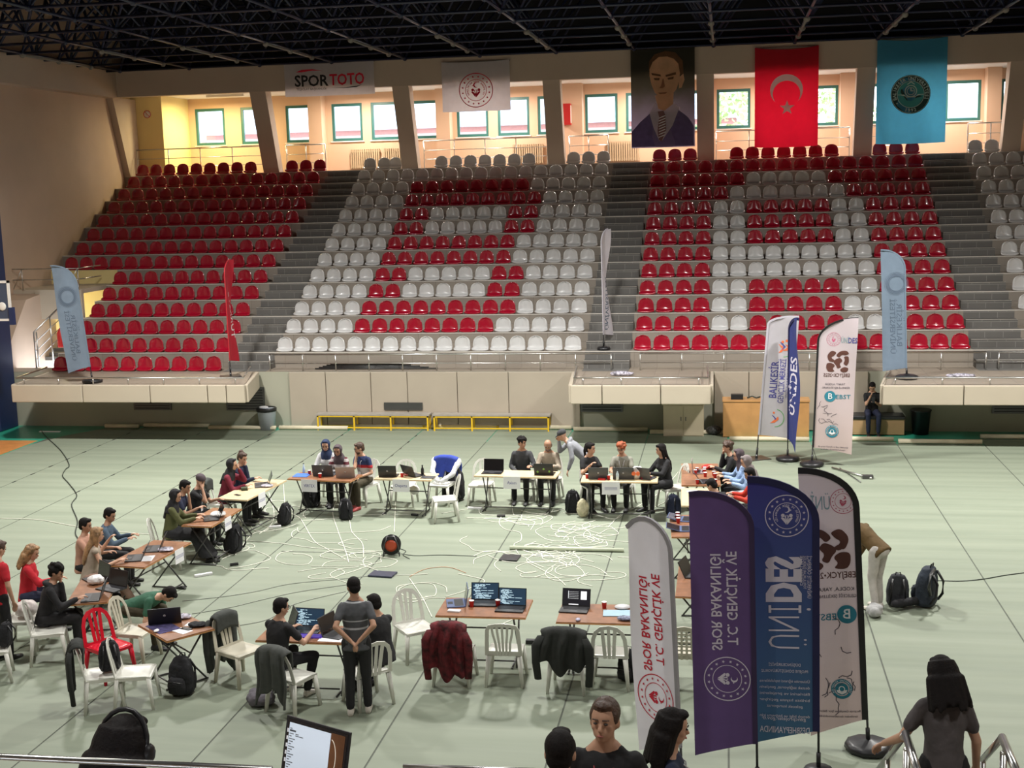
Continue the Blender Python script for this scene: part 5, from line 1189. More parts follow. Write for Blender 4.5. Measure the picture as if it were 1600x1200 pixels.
    if st in ('short', 'long', 'bun', 'pony', 'curly', 'mid'):
        G.ell(H(0, -.022, .040), (.083, .095, .090), 16, rot=RH); G.ell(H(0, -.052, -.015), (.074, .058, .070), 12, rot=RH); G.ell(H(0, .045, .095), (.055, .042, .026), 10, rot=RH)
        for s in (-1, 1): G.ell(H(s*.064, .005, .03), (.020, .04, .045), 8, rot=RH)
    if st == 'curly':
        for q in range(34):
            a_, b_ = rdh.uniform(0, 6.28), rdh.uniform(-.1, 1.2); G.ell(H(.088*math.cos(a_)*math.cos(b_), -.022+.098*math.sin(a_)*math.cos(b_), .045+.088*math.sin(b_)), (.026, .026, .026), 7)
    if st == 'long':
        G.loft([(H(0, -.05, .02), Xh, Fh2, .085, .06), (H(0, -.06, -.08), Xh, Fh2, .092, .05), (tp(.40, -.10), X, F, .105, .045), (tp(.26, -.115), X, F, .09, .03), (tp(.17, -.115), X, F, .05, .02)], 14)
        for s in (-1, 1): G.limb(H(s*.075, -.01, .02), tp(.40, .02, s*.09), .026, .028)
    if st == 'mid':
        G.loft([(H(0, -.03, .085), Xh, Fh2, .090, .085), (H(0, -.035, .03), Xh, Fh2, .112, .09), (H(0, -.05, -.05), Xh, Fh2, .118, .085), (H(0, -.06, -.14), Xh, Fh2, .138, .085), (H(0, -.065, -.20), Xh, Fh2, .13, .075), (H(0, -.07, -.24), Xh, Fh2, .08, .05)], 14)
        for q in range(16): a_ = PI*q/15+PI; rr = rdh.uniform(.9, 1.1); G.limb(H(.11*rr*math.cos(a_), -.05+.07*math.sin(a_), -.04), H(.145*rr*math.cos(a_), -.06+.085*math.sin(a_), -.20-rdh.uniform(0, .06)), .028, .016, 8)
    if st == 'bun': G.ell(H(0, -.065, .115), (.045, .045, .04), 10)
    if st == 'pony': G.limb(H(0, -.09, .07), H(0, -.12, -.06), .035, .03); G.limb(H(0, -.12, -.06), tp(.32, -.14), .03, .018)
    if st == 'bald':
        for s in (-1, 1): G.ell(H(s*.068, -.02, .0), (.016, .045, .035), 8, rot=RH)
        G.ell(H(0, -.075, -.005), (.062, .028, .045), 10, rot=RH)
    if st in ('beanie', 'cap'):
        G.ell(H(0, -.015, .055), (.088, .104, .078), 16, rot=RH)
        if st == 'cap': G.loft([(H(-.0, .075, .05), Xh, Uh, .07, .012), (H(0, .15, .035), Xh, Uh, .055, .008)], 12)
    if st == 'hijab':
        G.ell(H(0, -.028, .020), (.094, .100, .108), 18, rot=RH); G.ell(H(0, -.005, -.105), (.082, .082, .055), 14, rot=RH)
        for s in (-1, 1): G.limb(H(s*.080, .0, .05), H(s*.062, .025, -.09), .022, .024)
        G.limb(H(-.04, .035, .108), H(.04, .035, .108), .022, .022)
        G.loft([(H(0, -.02, -.10), X, F, .085, .085), (tp(.46, -.0), X, F, .135, .105), (tp(.36, -.01), X, F, .175, .125)], 16)
        if rdh.random() > .2: G.loft([(tp(.46, -.08), X, F, .09, .05), (tp(.25, -.12), X, F, .10, .03)], 12)
    fused(G, {'beanie': 'beanie', 'cap': 'cap', 'hijab': 'headscarf'}.get(st, 'hair'), hm, t, vox, 3 if st != 'hijab' else 4)
    for s in (-1, 1):
        G = MB(); G.ell(H(s*.029, .0805, .008), (.013, .009, .006), 8, rot=RH); G.build('eye', M_eye, t)
        G = MB(); G.limb(H(s*.015, .089, .030), H(s*.045, .079, .030), .0045, .0035, 6); G.build('eyebrow', hm if st not in ('hijab', 'beanie', 'cap') else H_blk, t)
    G = MB(); G.ell(H(0, .0905, -.058), (.021, .007, .0065), 8, rot=RH); G.build('mouth', M_lip, t)
    if beard:
        G = MB(); G.ell(H(0, .035, -.075), (.058, .055, .04), 12, rot=RH); G.ell(H(0, .088, -.044), (.026, .008, .006), 8, rot=RH); G.build('beard', beard, t)
    if glasses:
        G = MB()
        for s in (-1, 1): G.tube([H(s*.031+.022*math.cos(q*PI/6), .098, .008+.017*math.sin(q*PI/6)) for q in range(12)], .0028, 5, closed=True); G.tube([H(s*.053, .096, .012), H(s*.076, -.0, .012)], .0025, 5)
        G.tube([H(-.009, .099, .012), H(.009, .099, .012)], .0025, 5); G.build('glasses', M_glasses, t)
    if lanyard:
        G = MB(); ml = M_lan if lanyard is True else lanyard
        G.tube([tp(.48, .03, -.07), tp(.40, .122, -.045), tp(.2, .135, 0), tp(.40, .122, .045), tp(.48, .03, .07)], .005, 5); G.build('lanyard', ml, t)
        if lanyard is True: G = MB(); G.box(-.035, .035, -.002, .002, -.1, 0, M=Matrix.Translation(tp(.2, .14))); G.build('badge', M_paper, t)
    t['_tp'] = 0; del t['_tp']
    for nm, fnn, mm in extra:
        G = MB(); fnn(G, tp, H, wr, X, F, U); G.build(nm, mm, t)
    return t

striped = stripemat('navy_red_white_tshirt', [(0, (.55, .53, .52)), (.80, (.42, .02, .03)), (.86, (.02, .035, .11))]); m_str = striped
mstripe2 = stripemat('maroon_striped_top', [(0, (.12, .02, .03))]+[(.5+.06*k, ((.5, .45, .45) if k % 2 else (.12, .02, .03))) for k in range(9)])
mstripe3 = stripemat('grey_striped_tee', [(0, (.06, .063, .07)), (.55, (.35, .36, .38)), (.56, (.06, .063, .07)), (.595, (.35, .36, .38)), (.605, (.06, .063, .07)), (.70, (.35, .36, .38)), (.71, (.06, .063, .07)), (.735, (.35, .36, .38)), (.745, (.06, .063, .07))], 2, .8, .5)
FV = .0125
# back row
person('person in navy headscarf and white jacket behind the far left back table', (-8.06, 24.35), 180, lean=10, hair=('hijab', C_nsc), top=C_wht, sleeve='long', look=(-5, 22), vox=FV, female=True)
person('person in grey headscarf and striped maroon top behind the silver-brown laptop', (-7.74, 24.12), 182, lean=18, hair=('hijab', C_dmauve), top=mstripe2, sleeve='long', look=(0, 22), vox=FV, female=True, skin=SK2, k=.97)
person('bearded man in navy, red and white t-shirt, hand at his mouth', (-7.3, 24.1), 205, lean=10, hair=('short', H_brn), top=striped, legs=C_olp, shoes=S_red, hands=('lap', 'chin'), look=(40, 15), vox=FV, beard=H_brn, glasses=True, lanyard=True, feet={-1: (-.15, .42, .085), 1: (.0, .40, .085)})
person('young man in dark jacket behind the third back table', (-4.06, 24.75), 180, lean=10, hair=('curly', H_blk), top=C_dg, sleeve='long', look=(-30, 5), hands=('desk2', 'lap'), vox=FV, skin=SK2)
person('balding older man in beige shirt behind the stickered laptop', (-3.53, 24.62), 182, lean=16, hair=('bald', H_gry), top=C_bei, sleeve='long', look=(0, 25), vox=FV, beard=H_gry, skin=SK2)
person('standing man in grey hoodie and cap bending over the balding man', (-3.30, 24.72), 262, 'stand', lean=48, hair=('cap', C_dg), top=C_gry, sleeve='long', legs=C_blk, hands=('down', 'mouth'), look=(8, 30), vox=FV, hood=True, k=.98)
person('woman with black ponytail in black t-shirt behind the cream table', (-2.62, 24.25), 150, lean=8, hair=('pony', H_blk), top=C_blk, hands=('desk', (.10, .34, .92)), look=(-45, 5), vox=FV, female=True)
person('red-haired man with glasses in grey-green tee behind the cream table', (-2.04, 24.3), 184, lean=10, hair=('curly', H_red), top=C_sage, look=(12, 15), vox=FV, glasses=True, lanyard=True)
person('person with long black hair in black at the right of the cream table', (-1.28, 24.2), 232, lean=8, hair=('long', H_blk), top=C_blk, sleeve='long', look=(25, 12), vox=FV, female=True)
# right column
person('person with curly hair in black sweater, hand on chin, at the cup-covered table', (0.0, 24.62), 265, lean=18, hair=('curly', H_brn), top=C_blk, sleeve='long', hands=('desk', 'chin'), look=(0, 8), vox=FV)
person('person in black headscarf and glasses in blue-white shirt at the cup-covered table', (.18, 23.85), 262, lean=14, hair=('hijab', C_dmauve), top=C_lbl, sleeve='long', look=(0, 18), vox=FV, glasses=True, female=True)
person('person in pale grey headscarf and light blue shirt at the right column', (.30, 23.3), 262, lean=14, hair=('hijab', C_mauve), top=C_lbl, sleeve='long', legs=C_wht, look=(0, 25), vox=FV, female=True)
person('man in orange-red jacket half behind the blue flag', (.36, 22.35), 262, lean=12, hair=('short', H_blk), top=C_org, sleeve='long', look=(0, 22), vox=FV, beard=H_blk, skin=SK2, k=.98)
person('dark-haired person bent over the cream table behind the purple flag', (-.33, 21.95), 300, lean=40, hair=('short', H_blk), top=C_blk, look=(0, 35), vox=FV, hip=(.1, 21.7), skin=SK2)
person('person in black mostly hidden behind the purple flag, hands on the table', (-.05, 20.0), 312, lean=14, hair=('short', H_blk), top=C_blk, legs=C_blk, vox=FV, hip=(.02, 19.22), hands=((-.1, .50, .82), (.08, .50, .82)))
person('person in green t-shirt between the purple and blue flags', (.42, 18.2), 268, lean=10, hair=('short', H_blk), top=C_grn, vox=FV, hip=(.62, 18.2), legs=C_mar)
person('man in khaki jacket and white trousers bending behind the beige flag', (2.3, 18.7), 312, 'stand', lean=56, hair=('short', H_brn), top=C_khk, sleeve='long', legs=C_off, shoes=S_wht, hands=('floor', 'floor'), look=(0, 60), hip=(2.20, 18.60), vox=FV, hipz=.925)
# left column
person('woman with brown hair bun in navy sweatshirt at the far left', (-9.33, 23.15), 92, lean=14, hair=('bun', H_brn), top=C_nav, sleeve='long', hands=('chin', 'desk'), look=(10, 22), vox=FV, female=True)
person('woman in black headscarf and maroon top at the pale yellow table', (-9.31, 22.55), 86, lean=16, hair=('hijab', C_blk), top=C_mar, sleeve='long', hands=('mouth', 'desk'), look=(0, 12), vox=FV, female=True)
person('man in dark tee with hand at cheek beside the beanie wearer', (-9.48, 20.8), 82, lean=18, hair=('short', H_blk), top=C_nav, hands=('chin', 'desk'), look=(10, 22), vox=FV, skin=SK2)
person('man in dark beanie and black hoodie, hand at his mouth', (-9.38, 21.25), 95, lean=16, hair=('beanie', C_dmauve), top=C_blk, sleeve='short', hands=('desk', 'mouth'), look=(15, 28), vox=FV, lanyard=True)
person('person in black headscarf, olive jacket and long black skirt', (-9.32, 20.05), 74, lean=10, hair=('hijab', C_blk), top=C_oli, sleeve='long', skirt=True, legs=C_blk, look=(15, 20), vox=FV, female=True, feet={-1: (-.1, .62, .085), 1: (.12, .64, .085)})
person('man in denim jacket at the table of the two black laptops', (-9.88, 18.75), 78, lean=14, hair=('short', H_blk), top=C_den, sleeve='long', hands=('desk', 'desk'), look=(15, 20), vox=FV, skin=SK2)
person('man in peach shirt half behind the woman with long fair hair', (-9.95, 18.05), 84, lean=6, hair=('short', H_blk), top=C_pch, vox=FV, look=(0, 10), skin=SK2)
person('woman with long fair hair and pale trousers, seen from behind', (-9.52, 17.6), 55, lean=14, hair=('long', H_bln), top=C_bei, sleeve='none', legs=C_ltan, hands=((-.28, .36, 1.0), 'desk2'), look=(0, 10), vox=FV, female=True, feet={-1: (-.1, .52, .085), 1: (.25, .60, .085)})
person('man in red polo standing at the left edge', (-9.83, 15.5), 20, 'stand', lean=6, hair=('short', H_brn), top=C_red, hands=('down', 'down'), look=(5, 22), vox=.011)
person('fair-haired woman in red top seated at the left', (-10.0, 16.6), 72, lean=8, hair=('mid', H_bln), top=C_red, sleeve='long', legs=C_nav, hands=('lap', 'desk'), look=(10, 22), vox=.011, female=True)
person('man in black hoodie with round white badge on a white chair', (-9.15, 15.75), 68, lean=16, hair=('curly', H_blk), top=C_blk, sleeve='long', hands=('chin', 'desk'), look=(8, 22), vox=.011, hood=True, skin=SK2)
person('person in green shirt bending down behind the black laptop', (-8.0, 16.35), 95, lean=68, hair=('short', H_blk), top=C_grn, legs=C_olp, hands=('floor', 'floor'), look=(0, 70), hip=(-8.32, 16.12), vox=.011, hipz=.56)
person('man in black polo and glasses seated at the front, back to us', (-5.47, 14.55), 22, lean=10, hair=('short', H_blk), top=C_blk, hands=('desk', (.26, .42, .84)), look=(25, 10), vox=.010, glasses=True, shoes=S_wht, feet={-1: (-.10, .35, .085), 1: (.22, .30, .085)})
person('standing man in grey striped tee with hands clasped behind his back', (-4.47, 14.3), -12, 'stand', lean=9, hair=('short', H_blk), top=mstripe3, shoes=S_wht, hands=('back', 'back'), look=(-18, 20), vox=.009, glasses=True, legs=C_blk, skin=SK2)
person('person in black seated behind the standing man', (-4.30, 14.95), 305, lean=10, hair=('short', H_blk), top=C_blk, look=(0, 20), vox=.010, hands=('desk', 'desk'), hip=(-4.25, 14.72))
# far bench
person('man in black sitting on the far bench, looking down at his phone', (3.53, 31.92), 180, lean=6, hair=('short', H_blk), top=C_blk, hands=('phone', (.06, .26, .98)), look=(10, 35), vox=FV, legs=C_nav)
mb = MB(); mb.box(-.035, .035, -.005, .005, -.07, .07); o = mb.build('phone', M_black, None, (3.52, 31.52, .93)); tag(o, 'phone held by the man on the far bench', 'phone')

# near stand: walkway, stairs, first rows (camera stands on it)
mb = MB(); mb.box(-9, 9, 5.9, 7.75, 0, WALK); mb.box(-9, 9, 5.2, 5.9, 0, 2.3); mb.box(-9, 9, 4.5, 5.2, 0, 2.75); mb.box(-9, 9, 3.0, 4.5, 0, 3.18); struct(mb, 'near_stand', M_tread)
mb = MB()
for k in range(9): mb.box(.95, 2.15, 7.75, 7.75+.30*(9-k), 0 if k == 0 else .17*k, .17*(k+1))
struct(mb, 'near_stair', M_step)
person('young man in black t-shirt with lanyard facing us near the bottom', (-.70, 7.0), 182, 'stand', lean=2, hair=('short', H_brn), top=C_blk, hands=('down', 'down'), look=(8, -4), vox=.008, ground=WALK, lanyard=mat('dark_red_ribbon', (.25, .03, .04), .6, noise=0), k=1.07)
person('man in navy shirt seen from behind at the bottom edge', (-.91, 6.6), 0, 'stand', lean=4, hair=('short', H_blk), top=C_nav, hands=('fold', 'fold'), look=(0, 5), vox=.008, ground=WALK, k=1.06)
person('dark-haired woman in profile walking right at the bottom edge', (-.30, 7.35), 78, 'stand', lean=2, hair=('mid', H_blk), top=C_nav, hands=('down', (.12, .34, 1.08)), look=(0, 10), vox=.008, ground=WALK, female=True, k=.96, lanyard=True)
person('woman with dark hair in grey tee going down the stairs', (1.52, 9.2), -6, 'stand', lean=5, hair=('mid', H_blk), top=cl('charcoal_cloth', (.085, .075, .078)), hands=((-.36, .24, .98), (.26, .12, .86)), look=(-10, 25), vox=.008, ground=1.13, female=True, k=1.03, feet={-1: (-.1, -.05, .085), 1: (.1, .12, .085)})
person('person with black hair and headphones watching a laptop at the bottom left', (-2.17, 4.13), 24, 'sit', lean=12, hair=('mid', H_blk), top=C_blk, sleeve='long', hands=('lap', 'lap'), look=(-14, 18), vox=.008, ground=3.185, k=.96, female=True,
       extra=(('headphones', lambda G, tp, H, wr, X, F, U: (G.tube([H(.108*math.sin(a_), -.02, .02+.125*math.cos(a_)) for a_ in [-1.6+.32*q for q in range(11)]], .010, 8), G.ell(H(.11, -.01, -.01), (.022, .035, .042), 10), G.ell(H(-.11, -.01, -.01), (.022, .035, .042), 10)), M_black),))
t = laptop(-1.72, 4.55, 3.92, 24, 'open laptop with bright screen at the bottom left', 'off', M_black, 104, .345)
t.scale = (1, 1, 1)
Rm = Matrix.Translation((0, .122, .016)) @ Matrix.Rotation(-R(14), 4, 'X')
mb = MB(); mb.box(-.150, .075, -.0035, -.0018, .02, .212, M=Rm); mb.build('bright_window', mat('screen_pale_window', (.42, .47, .53), .4, noise=0, emit=.75), t)
mb = MB(); mb.box(.077, .150, -.003, -.0018, .02, .215, M=Rm); mb.build('dark_wallpaper', mat('screen_brown_wallpaper', (.10, .04, .015), .4, noise=.5, nscale=10, emit=.4), t)
mb = MB()
for q in range(16): mb.box(-.145, -.145+.012+.01*(q % 3), -.0045, -.0036, .03+.0105*q, .033+.0105*q, M=Rm)
mb.box(-.112, -.095, -.0045, -.0036, .168, .171, M=Rm); mb.box(-.112, -.07, -.0045, -.0036, .161, .164, M=Rm); mb.box(-.145, -.112, -.0045, -.0036, .178, .184, M=Rm); mb.build('screen_text', mat('screen_grey_text', (.12, .13, .15), .5, noise=0), t)
mb = MB(); mb.tube([(.077+.035*math.cos(a_), -.0035, .11+.08*math.sin(a_)) for a_ in [-1.4+.2*q for q in range(15)]], .0018, 4, M=Rm); mb.build('bright_arc', mat('screen_ivory', (.6, .55, .45), .5, noise=0, emit=.6), t)
mb = MB()
for k in range(5): mb.box(-.16, -.153, -.0035, -.0018, .05+.03*k, .065+.03*k, M=Rm)
mb.build('dock_icons', mat('screen_icons', (.5, .5, .52), .5, noise=0, emit=.6), t)

# rails in front of the camera and stair rails
mb = MB(); mb.tube([(-.99, 3.6, 4.548), (-.33, 3.6, 4.562)], .007, 8); mb.tube([(-.9, 3.6, 4.55), (-.9, 3.6, 3.18)], .008, 8); o = mb.build('rail_tube', M_steel); tag(o, 'slim pale rail tube at the bottom edge under the navy shirt', 'railing')
t = empty('front_railing', (0, 0, 0), 0, 'slim dark steel railing along the bottom left edge', 'railing')
mb = MB(); mb.tube([(-3.4, 3.6, 4.50), (-1.42, 3.6, 4.513)], .011, 10); mb.build('rail', M_steel, t)
mb = MB(); mb.tube([(-3.0, 3.6, 3.18), (-3.0, 3.6, 4.35)], .012, 8); mb.build('post', M_steel, t)
def stair_rail(lab, ap, near, far):
    t = empty('stair_railing', (0, 0, 0), 0, lab, 'railing')
    mb = MB(); mb.tube([near, ap], .030, 12); mb.build('handrail', M_steel, t)
    mb = MB(); mb.tube([ap, far], .026, 12); mb.build('sloping_handrail', M_steel, t)
    for q in (.12, .75):
        p = ap.lerp(near, q); mb = MB(); mb.tube([(p.x, p.y, 1.0), (p.x, p.y, p.z-.09)], .026, 12); mb.tube([(p.x, p.y, p.z-.09), (p.x, p.y, p.z)], .010, 8); mb.ell((p.x, p.y, p.z-.085), (.028, .028, .02), 10); mb.build('post', M_steel, t)
    p = ap.lerp(far, .6); mb = MB(); mb.tube([(p.x, p.y, .5), (p.x, p.y, p.z)], .02, 10); mb.build('post', M_steel, t)
stair_rail('polished steel stair railing under the woman\'s left hand', aty(1415, 1146, 9.0), aty(1436, 1215, 8.3), aty(1370, 1207, 9.7))
stair_rail('polished steel stair railing at the bottom right', aty(1566, 1152, 9.0), aty(1592, 1215, 8.3), aty(1518, 1207, 9.7))

# ------------------------------------------------------------------ chairs
for a in ((-7.69, 14.05, 62, 'white chair loaded with backpack and jacket at the bottom left'), (-7.30, 14.15, 75, 'empty white chair in front of the loaded one at the bottom left'), (-9.22, 15.47, 66, 'white chair under the man in black hoodie'),
          (-9.85, 15.92, 78, 'white chair holding a pale bundle beside the man in red polo'), (-9.62, 14.72, 62, 'white chair with black bag at the left edge'), (-9.42, 19.75, 76, 'white chair of the person in olive jacket'), (-9.60, 21.05, 85, 'white chair behind the beanie wearer'),
          (-6.27, 15.02, 118, 'cream chair with dark hooded jacket over its back'), (-5.28, 14.22, 22, 'white chair under the man in black polo'), (-4.40, 14.50, 318, 'white chair behind the standing man'), (-4.18, 16.08, 142, 'empty white chair facing us right of the standing man'),
          (-3.46, 15.30, 2, 'white chair with red plaid shirt'), (-1.97, 15.22, 4, 'white chair covered by a black jacket'), (-1.45, 15.40, 0, 'white three-slat chair left of the white flag'), (-4.86, 24.42, 182, 'empty white chair behind the black blank-screen laptop'),
          (-5.33, 23.15, 250, 'empty white chair standing out in front of the back row'), (-5.66, 24.38, 190, 'white chair holding the blue and white jacket'), (-6.42, 24.25, 178, 'empty white chair behind the yellowish table'), (-7.25, 24.28, 205, 'white chair of the bearded man'), (-4.06, 24.92, 180, 'white chair of the young man in dark jacket'),
          (-3.53, 24.88, 182, 'white chair of the balding man'), (-2.58, 24.42, 155, 'white chair of the woman with ponytail'), (-2.04, 24.50, 184, 'white chair of the red-haired man'), (-1.05, 24.30, 245, 'white chair at the right end of the cream table'), (-8.06, 24.55, 180, 'white chair of the person in navy headscarf'),
          (-9.6, 22.55, 86, 'white chair of the woman in maroon'), (.30, 18.2, 268, 'white chair between the purple and blue flags'), (.36, 22.45, 262, 'white chair of the man in orange-red jacket'), (-8.0, 15.60, 95, 'cream chair at the left of the turned table')):
    chair((a[0], a[1]), a[2], a[3], 0, M_chairb if a[3].startswith('cream') else None)
chair((-8.08, 14.98), 120, 'bright red chair at the bottom left', 0, M_chairr)
chair((-2.80, 15.36), -2, 'white five-slat chair with spotted seat in the front row', 1)
chair((-.52, 15.46), 0, 'cream chair with perforated back between white and purple flags', 2, M_chairb)

# ------------------------------------------------------------------ jackets over chairs
def jacket(pos, az, m, label, drop=.5, wide=.24, seed=1, sleeves=True, inside=.2, top=.885, cat='jacket', name='jacket'):
    t = empty(name, (pos[0], pos[1], 0), -R(az), label, cat); rd = random.Random(seed); mb = MB()
    nu, nv = 26, 26; ph = rd.uniform(0, 6); vs = []; L = inside+.07+drop
    for j in range(nv+1):
        for i in range(nu+1):
            u = -1+2*i/nu; hem = .10*math.sin(u*2.6+ph)+.05*math.sin(u*7+ph*2); d_ = j/nv*(L+hem)
            zt_ = top-.05*abs(u)**2.5
            if d_ < inside: x, y, z = u*wide*.92, -.235+.02, zt_-(inside-d_)
            elif d_ < inside+.07: q_ = (d_-inside)/.07; x, y, z = u*wide*.95, -.215-.125*q_, zt_+.018*math.sin(PI*q_)
            else:
                q_ = d_-inside-.07; f_ = min(1, q_/.15)
                x = u*wide*(.95+.20*q_)+.02*math.sin(q_*9+ph); y = -.345-.03*f_-.028*f_*math.sin(u*8+ph+q_*2)-.015*f_*math.sin(u*17+ph); z = zt_-q_
            vs.append((x, y, z))
    mb.add(vs, [(j*(nu+1)+i, j*(nu+1)+i+1, (j+1)*(nu+1)+i+1, (j+1)*(nu+1)+i) for j in range(nv) for i in range(nu)], 0, True)
    o = mb.build('jacket_cloth', m, t); sd = o.modifiers.new('s', 'SOLIDIFY'); sd.thickness = .022; sd.offset = 0
    if sleeves:
        for s in (-1, 1):
            q_ = rd.uniform(.42, .62); mb = MB(); X = Vector((1, 0, 0)); Y = Vector((0, 1, 0))
            mb.loft([(Vector((s*wide*.9, -.36, top-.08)), X, Y, .05, .03), (Vector((s*(wide+.03), -.385, top-.2)), X, Y, .062, .035), (Vector((s*(wide+.04), -.38, top-.2-q_*.5)), X, Y, .052, .032), (Vector((s*(wide+.02), -.365, top-.2-q_)), X, Y, .046, .03)], 12)
            mb.build('sleeve', m, t)
    return t
M_plaid = mat('red_black_plaid', (.10, .008, .012), .85, noise=.8, nscale=12, bump=.3)
C_char = cl('charcoal_jacket_cloth', (.055, .06, .055)); C_jb = cl('soft_black_jacket', (.02, .022, .02))
jacket((-3.46, 15.30), 2, M_plaid, 'dark red plaid shirt hung over a chair back', .62, .24, 3)
jacket((-1.97, 15.22), 4, C_jb, 'black jacket spread over a chair left of the white flag', .45, .30, 4)
jacket((-6.27, 15.02), 118, C_char, 'dark hooded jacket over the cream chair', .72, .19, 5)
jacket((-5.28, 14.22), 22, C_char, 'charcoal jacket over the chair of the man in black polo', .60, .24, 6, False)
jacket((-7.69, 14.05), 62, C_jb, 'black jacket over the loaded chair at the bottom left', .58, .17, 7)
jacket((-9.62, 14.72), 62, C_jb, 'black coat over the chair at the left edge', .55, .2, 8)
jacket((-9.60, 22.55), 86, C_char, 'dark coat behind the woman in maroon', .5, .2, 9, False)
# blue and white sport jacket
t = jacket((-5.66, 24.38), 190, cl('royal_blue_cloth', (.03, .06, .36)), 'blue and white sports jacket over a chair in the back row', .3, .27, 10, False, .42, .93)
mb = MB()
for s in (-1, 1): mb.limb((s*.27, -.28, .84), (s*.22, -.05, .62), .06, .05); mb.limb((s*.22, -.05, .62), (s*.05, .10, .50), .055, .05)
fused(mb, 'white_sleeves', C_wht, t, .013, 3, .03)
# bundle on chair
bagblob('bundle', (-9.82, 15.95, .45), (.17, .15, .12), cl('pale_pink_cloth', (.55, .50, .48)), 'pale bundle of cloth on the chair by the man in red polo', 'cloth', 21)

# ------------------------------------------------------------------ bags
def backpack(pos, az, label, m=M_blackf, k=1.0, kind='backpack', tilt=0, m2=None):
    t = empty(kind, pos, -R(az), label, 'backpack'); t.scale = (k, k, k); t.rotation_euler.x = R(tilt)
    mb = MB(); Y = Vector((0, 1, 0)); X = Vector((1, 0, 0))
    mb.loft([(Vector((0, 0, .02)), X, Y, .135, .085), (Vector((0, 0, .06)), X, Y, .155, .105), (Vector((0, 0, .25)), X, Y, .155, .105), (Vector((0, .01, .38)), X, Y, .135, .09), (Vector((0, .02, .46)), X, Y, .09, .06), (Vector((0, .02, .48)), X, Y, .04, .03)], 16, 0, 3)
    fused(mb, 'main_body', m, t, .012, 2, .02)
    mb = MB(); mb.loft([(Vector((0, -.10, .05)), X, Y, .11, .05), (Vector((0, -.105, .14)), X, Y, .12, .06), (Vector((0, -.10, .22)), X, Y, .11, .05), (Vector((0, -.09, .25)), X, Y, .08, .03)], 12, 0, 3); mb.build('front_pocket', m2 or m, t)
    for s in (-1, 1): mb = MB(); mb.tube([(s*.07, .09, .42), (s*.09, .16, .30), (s*.10, .15, .15), (s*.12, .09, .06)], .016, 6); mb.build('strap', M_black, t)
    mb = MB(); mb.tube([(-.04, .05, .46), (-.03, .06, .51), (.03, .06, .51), (.04, .05, .46)], .009, 6); mb.build('handle', M_black, t)
    mb = MB(); mb.tube([(-.11, -.145, .20), (0, -.163, .215), (.11, -.145, .20)], .004, 5); mb.build('zipper', M_grey, t)
    return t
backpack((-8.30, 23.95, .004), 190, 'black backpack under the left end of the back row', k=.95)
backpack((-7.28, 23.05, .004), 175, 'upright black backpack in front of the far left back table', k=.88)
backpack((-2.95, 23.85, .004), 170, 'black backpack between the back tables beside the carrier bag', k=.95)
backpack((-6.86, 14.50, .004), 10, 'black backpack with round badge in front of the turned table', k=1.05)
backpack((-7.62, 14.12, .44), 150, 'black backpack standing on the loaded chair', k=.85)
backpack((-1.25, 15.55, .004), 25, 'black backpack under the three-slat chair', k=.85)
backpack((2.50, 18.80, .004), 185, 'dark grey rucksack right of the bending man', mat('dark_grey_nylon', (.03, .032, .04), .8, bump=.3), 1.05)
t = backpack((2.92, 18.86, .004), 120, 'large hiking rucksack with straps on the right of the floor', mat('blue_black_nylon', (.022, .03, .045), .8, noise=.5, bump=.4), 1.28)
mb = MB(); mb.limb((.1, -.05, .08), (.42, -.2, .10), .05, .045); mb.build('hip_belt', M_blackf, t)
mb = MB(); mb.tube([(.05, .1, .46), (.2, .12, .44), (.24, .12, .3), (.14, .1, .18)], .02, 6); mb.build('shoulder_strap', M_grey, t)
backpack((-8.62, 20.7, .004), 100, 'black backpack under the table of the olive jacket', k=1.1)
backpack((-8.35, 22.6, .004), 100, 'black backpack beside the pale yellow table', k=.9)
backpack((-9.45, 14.80, .44), 80, 'small black bag on the chair at the left edge', k=.7)
backpack((-5.50, 24.7, .004), 185, 'tall black backpack behind the blue and white jacket', k=1.5)
backpack((-1.0, 23.75, .004), 200, 'navy bag on the floor at the right end of the cream table', C_nav, .9)
bagblob('duffel_bag', (-5.72, 14.28, .004), (.19, .15, .10), cl('grey_violet_cloth', (.12, .11, .13)), 'grey-violet soft bag on the floor left of the seated man', 'bag', 31)
bagblob('duffel_bag', (2.12, 18.30, .004), (.12, .14, .10), cl('pale_grey_cloth', (.40, .40, .40)), 'pale grey bundle on the floor by the bending man', 'bundle', 32)
mb = MB(); mb.box(-.2, .2, -.14, .14, 0, .26); o = mb.build('cardboard_box', mat('pale_green_box', (.42, .50, .50), .7), None, (-3.18, 15.5, .3)) if False else None

# ------------------------------------------------------------------ floor gear and cables
def cable(pts, m, label, r=.006, group=None, name='cable', z=.010, jitter=.0, seed=0):
    rd = random.Random(seed); P = [Vector(p) if len(p) == 3 else at(p[0], p[1], 0) for p in pts] if not isinstance(pts[0], Vector) else pts
    Q = []
    for i in range(len(P)-1):
        p0, p1, p2, p3 = P[max(i-1, 0)], P[i], P[i+1], P[min(i+2, len(P)-1)]
        for j in range(7):
            u = j/7; q_ = .5*((2*p1)+(p2-p0)*u+(2*p0-5*p1+4*p2-p3)*u*u+(3*p1-p0-3*p2+p3)*u**3); Q.append(Vector((q_.x, q_.y, max(q_.z, r+.004))))
    Q.append(Vector((P[-1].x, P[-1].y, max(P[-1].z, r+.004))))
    mb = MB(); mb.tube(Q, r, 5); o = mb.build(name, m); return tag(o, label, 'cable', group)
cable([(64, 673), (72, 683), (95, 705), (108, 727), (102, 735), (98, 745), (108, 757), (120, 775), (112, 790), (121, 815), (118, 835), (128, 850)], M_cableb, 'long black cable winding across the floor from the far left corner', .012)
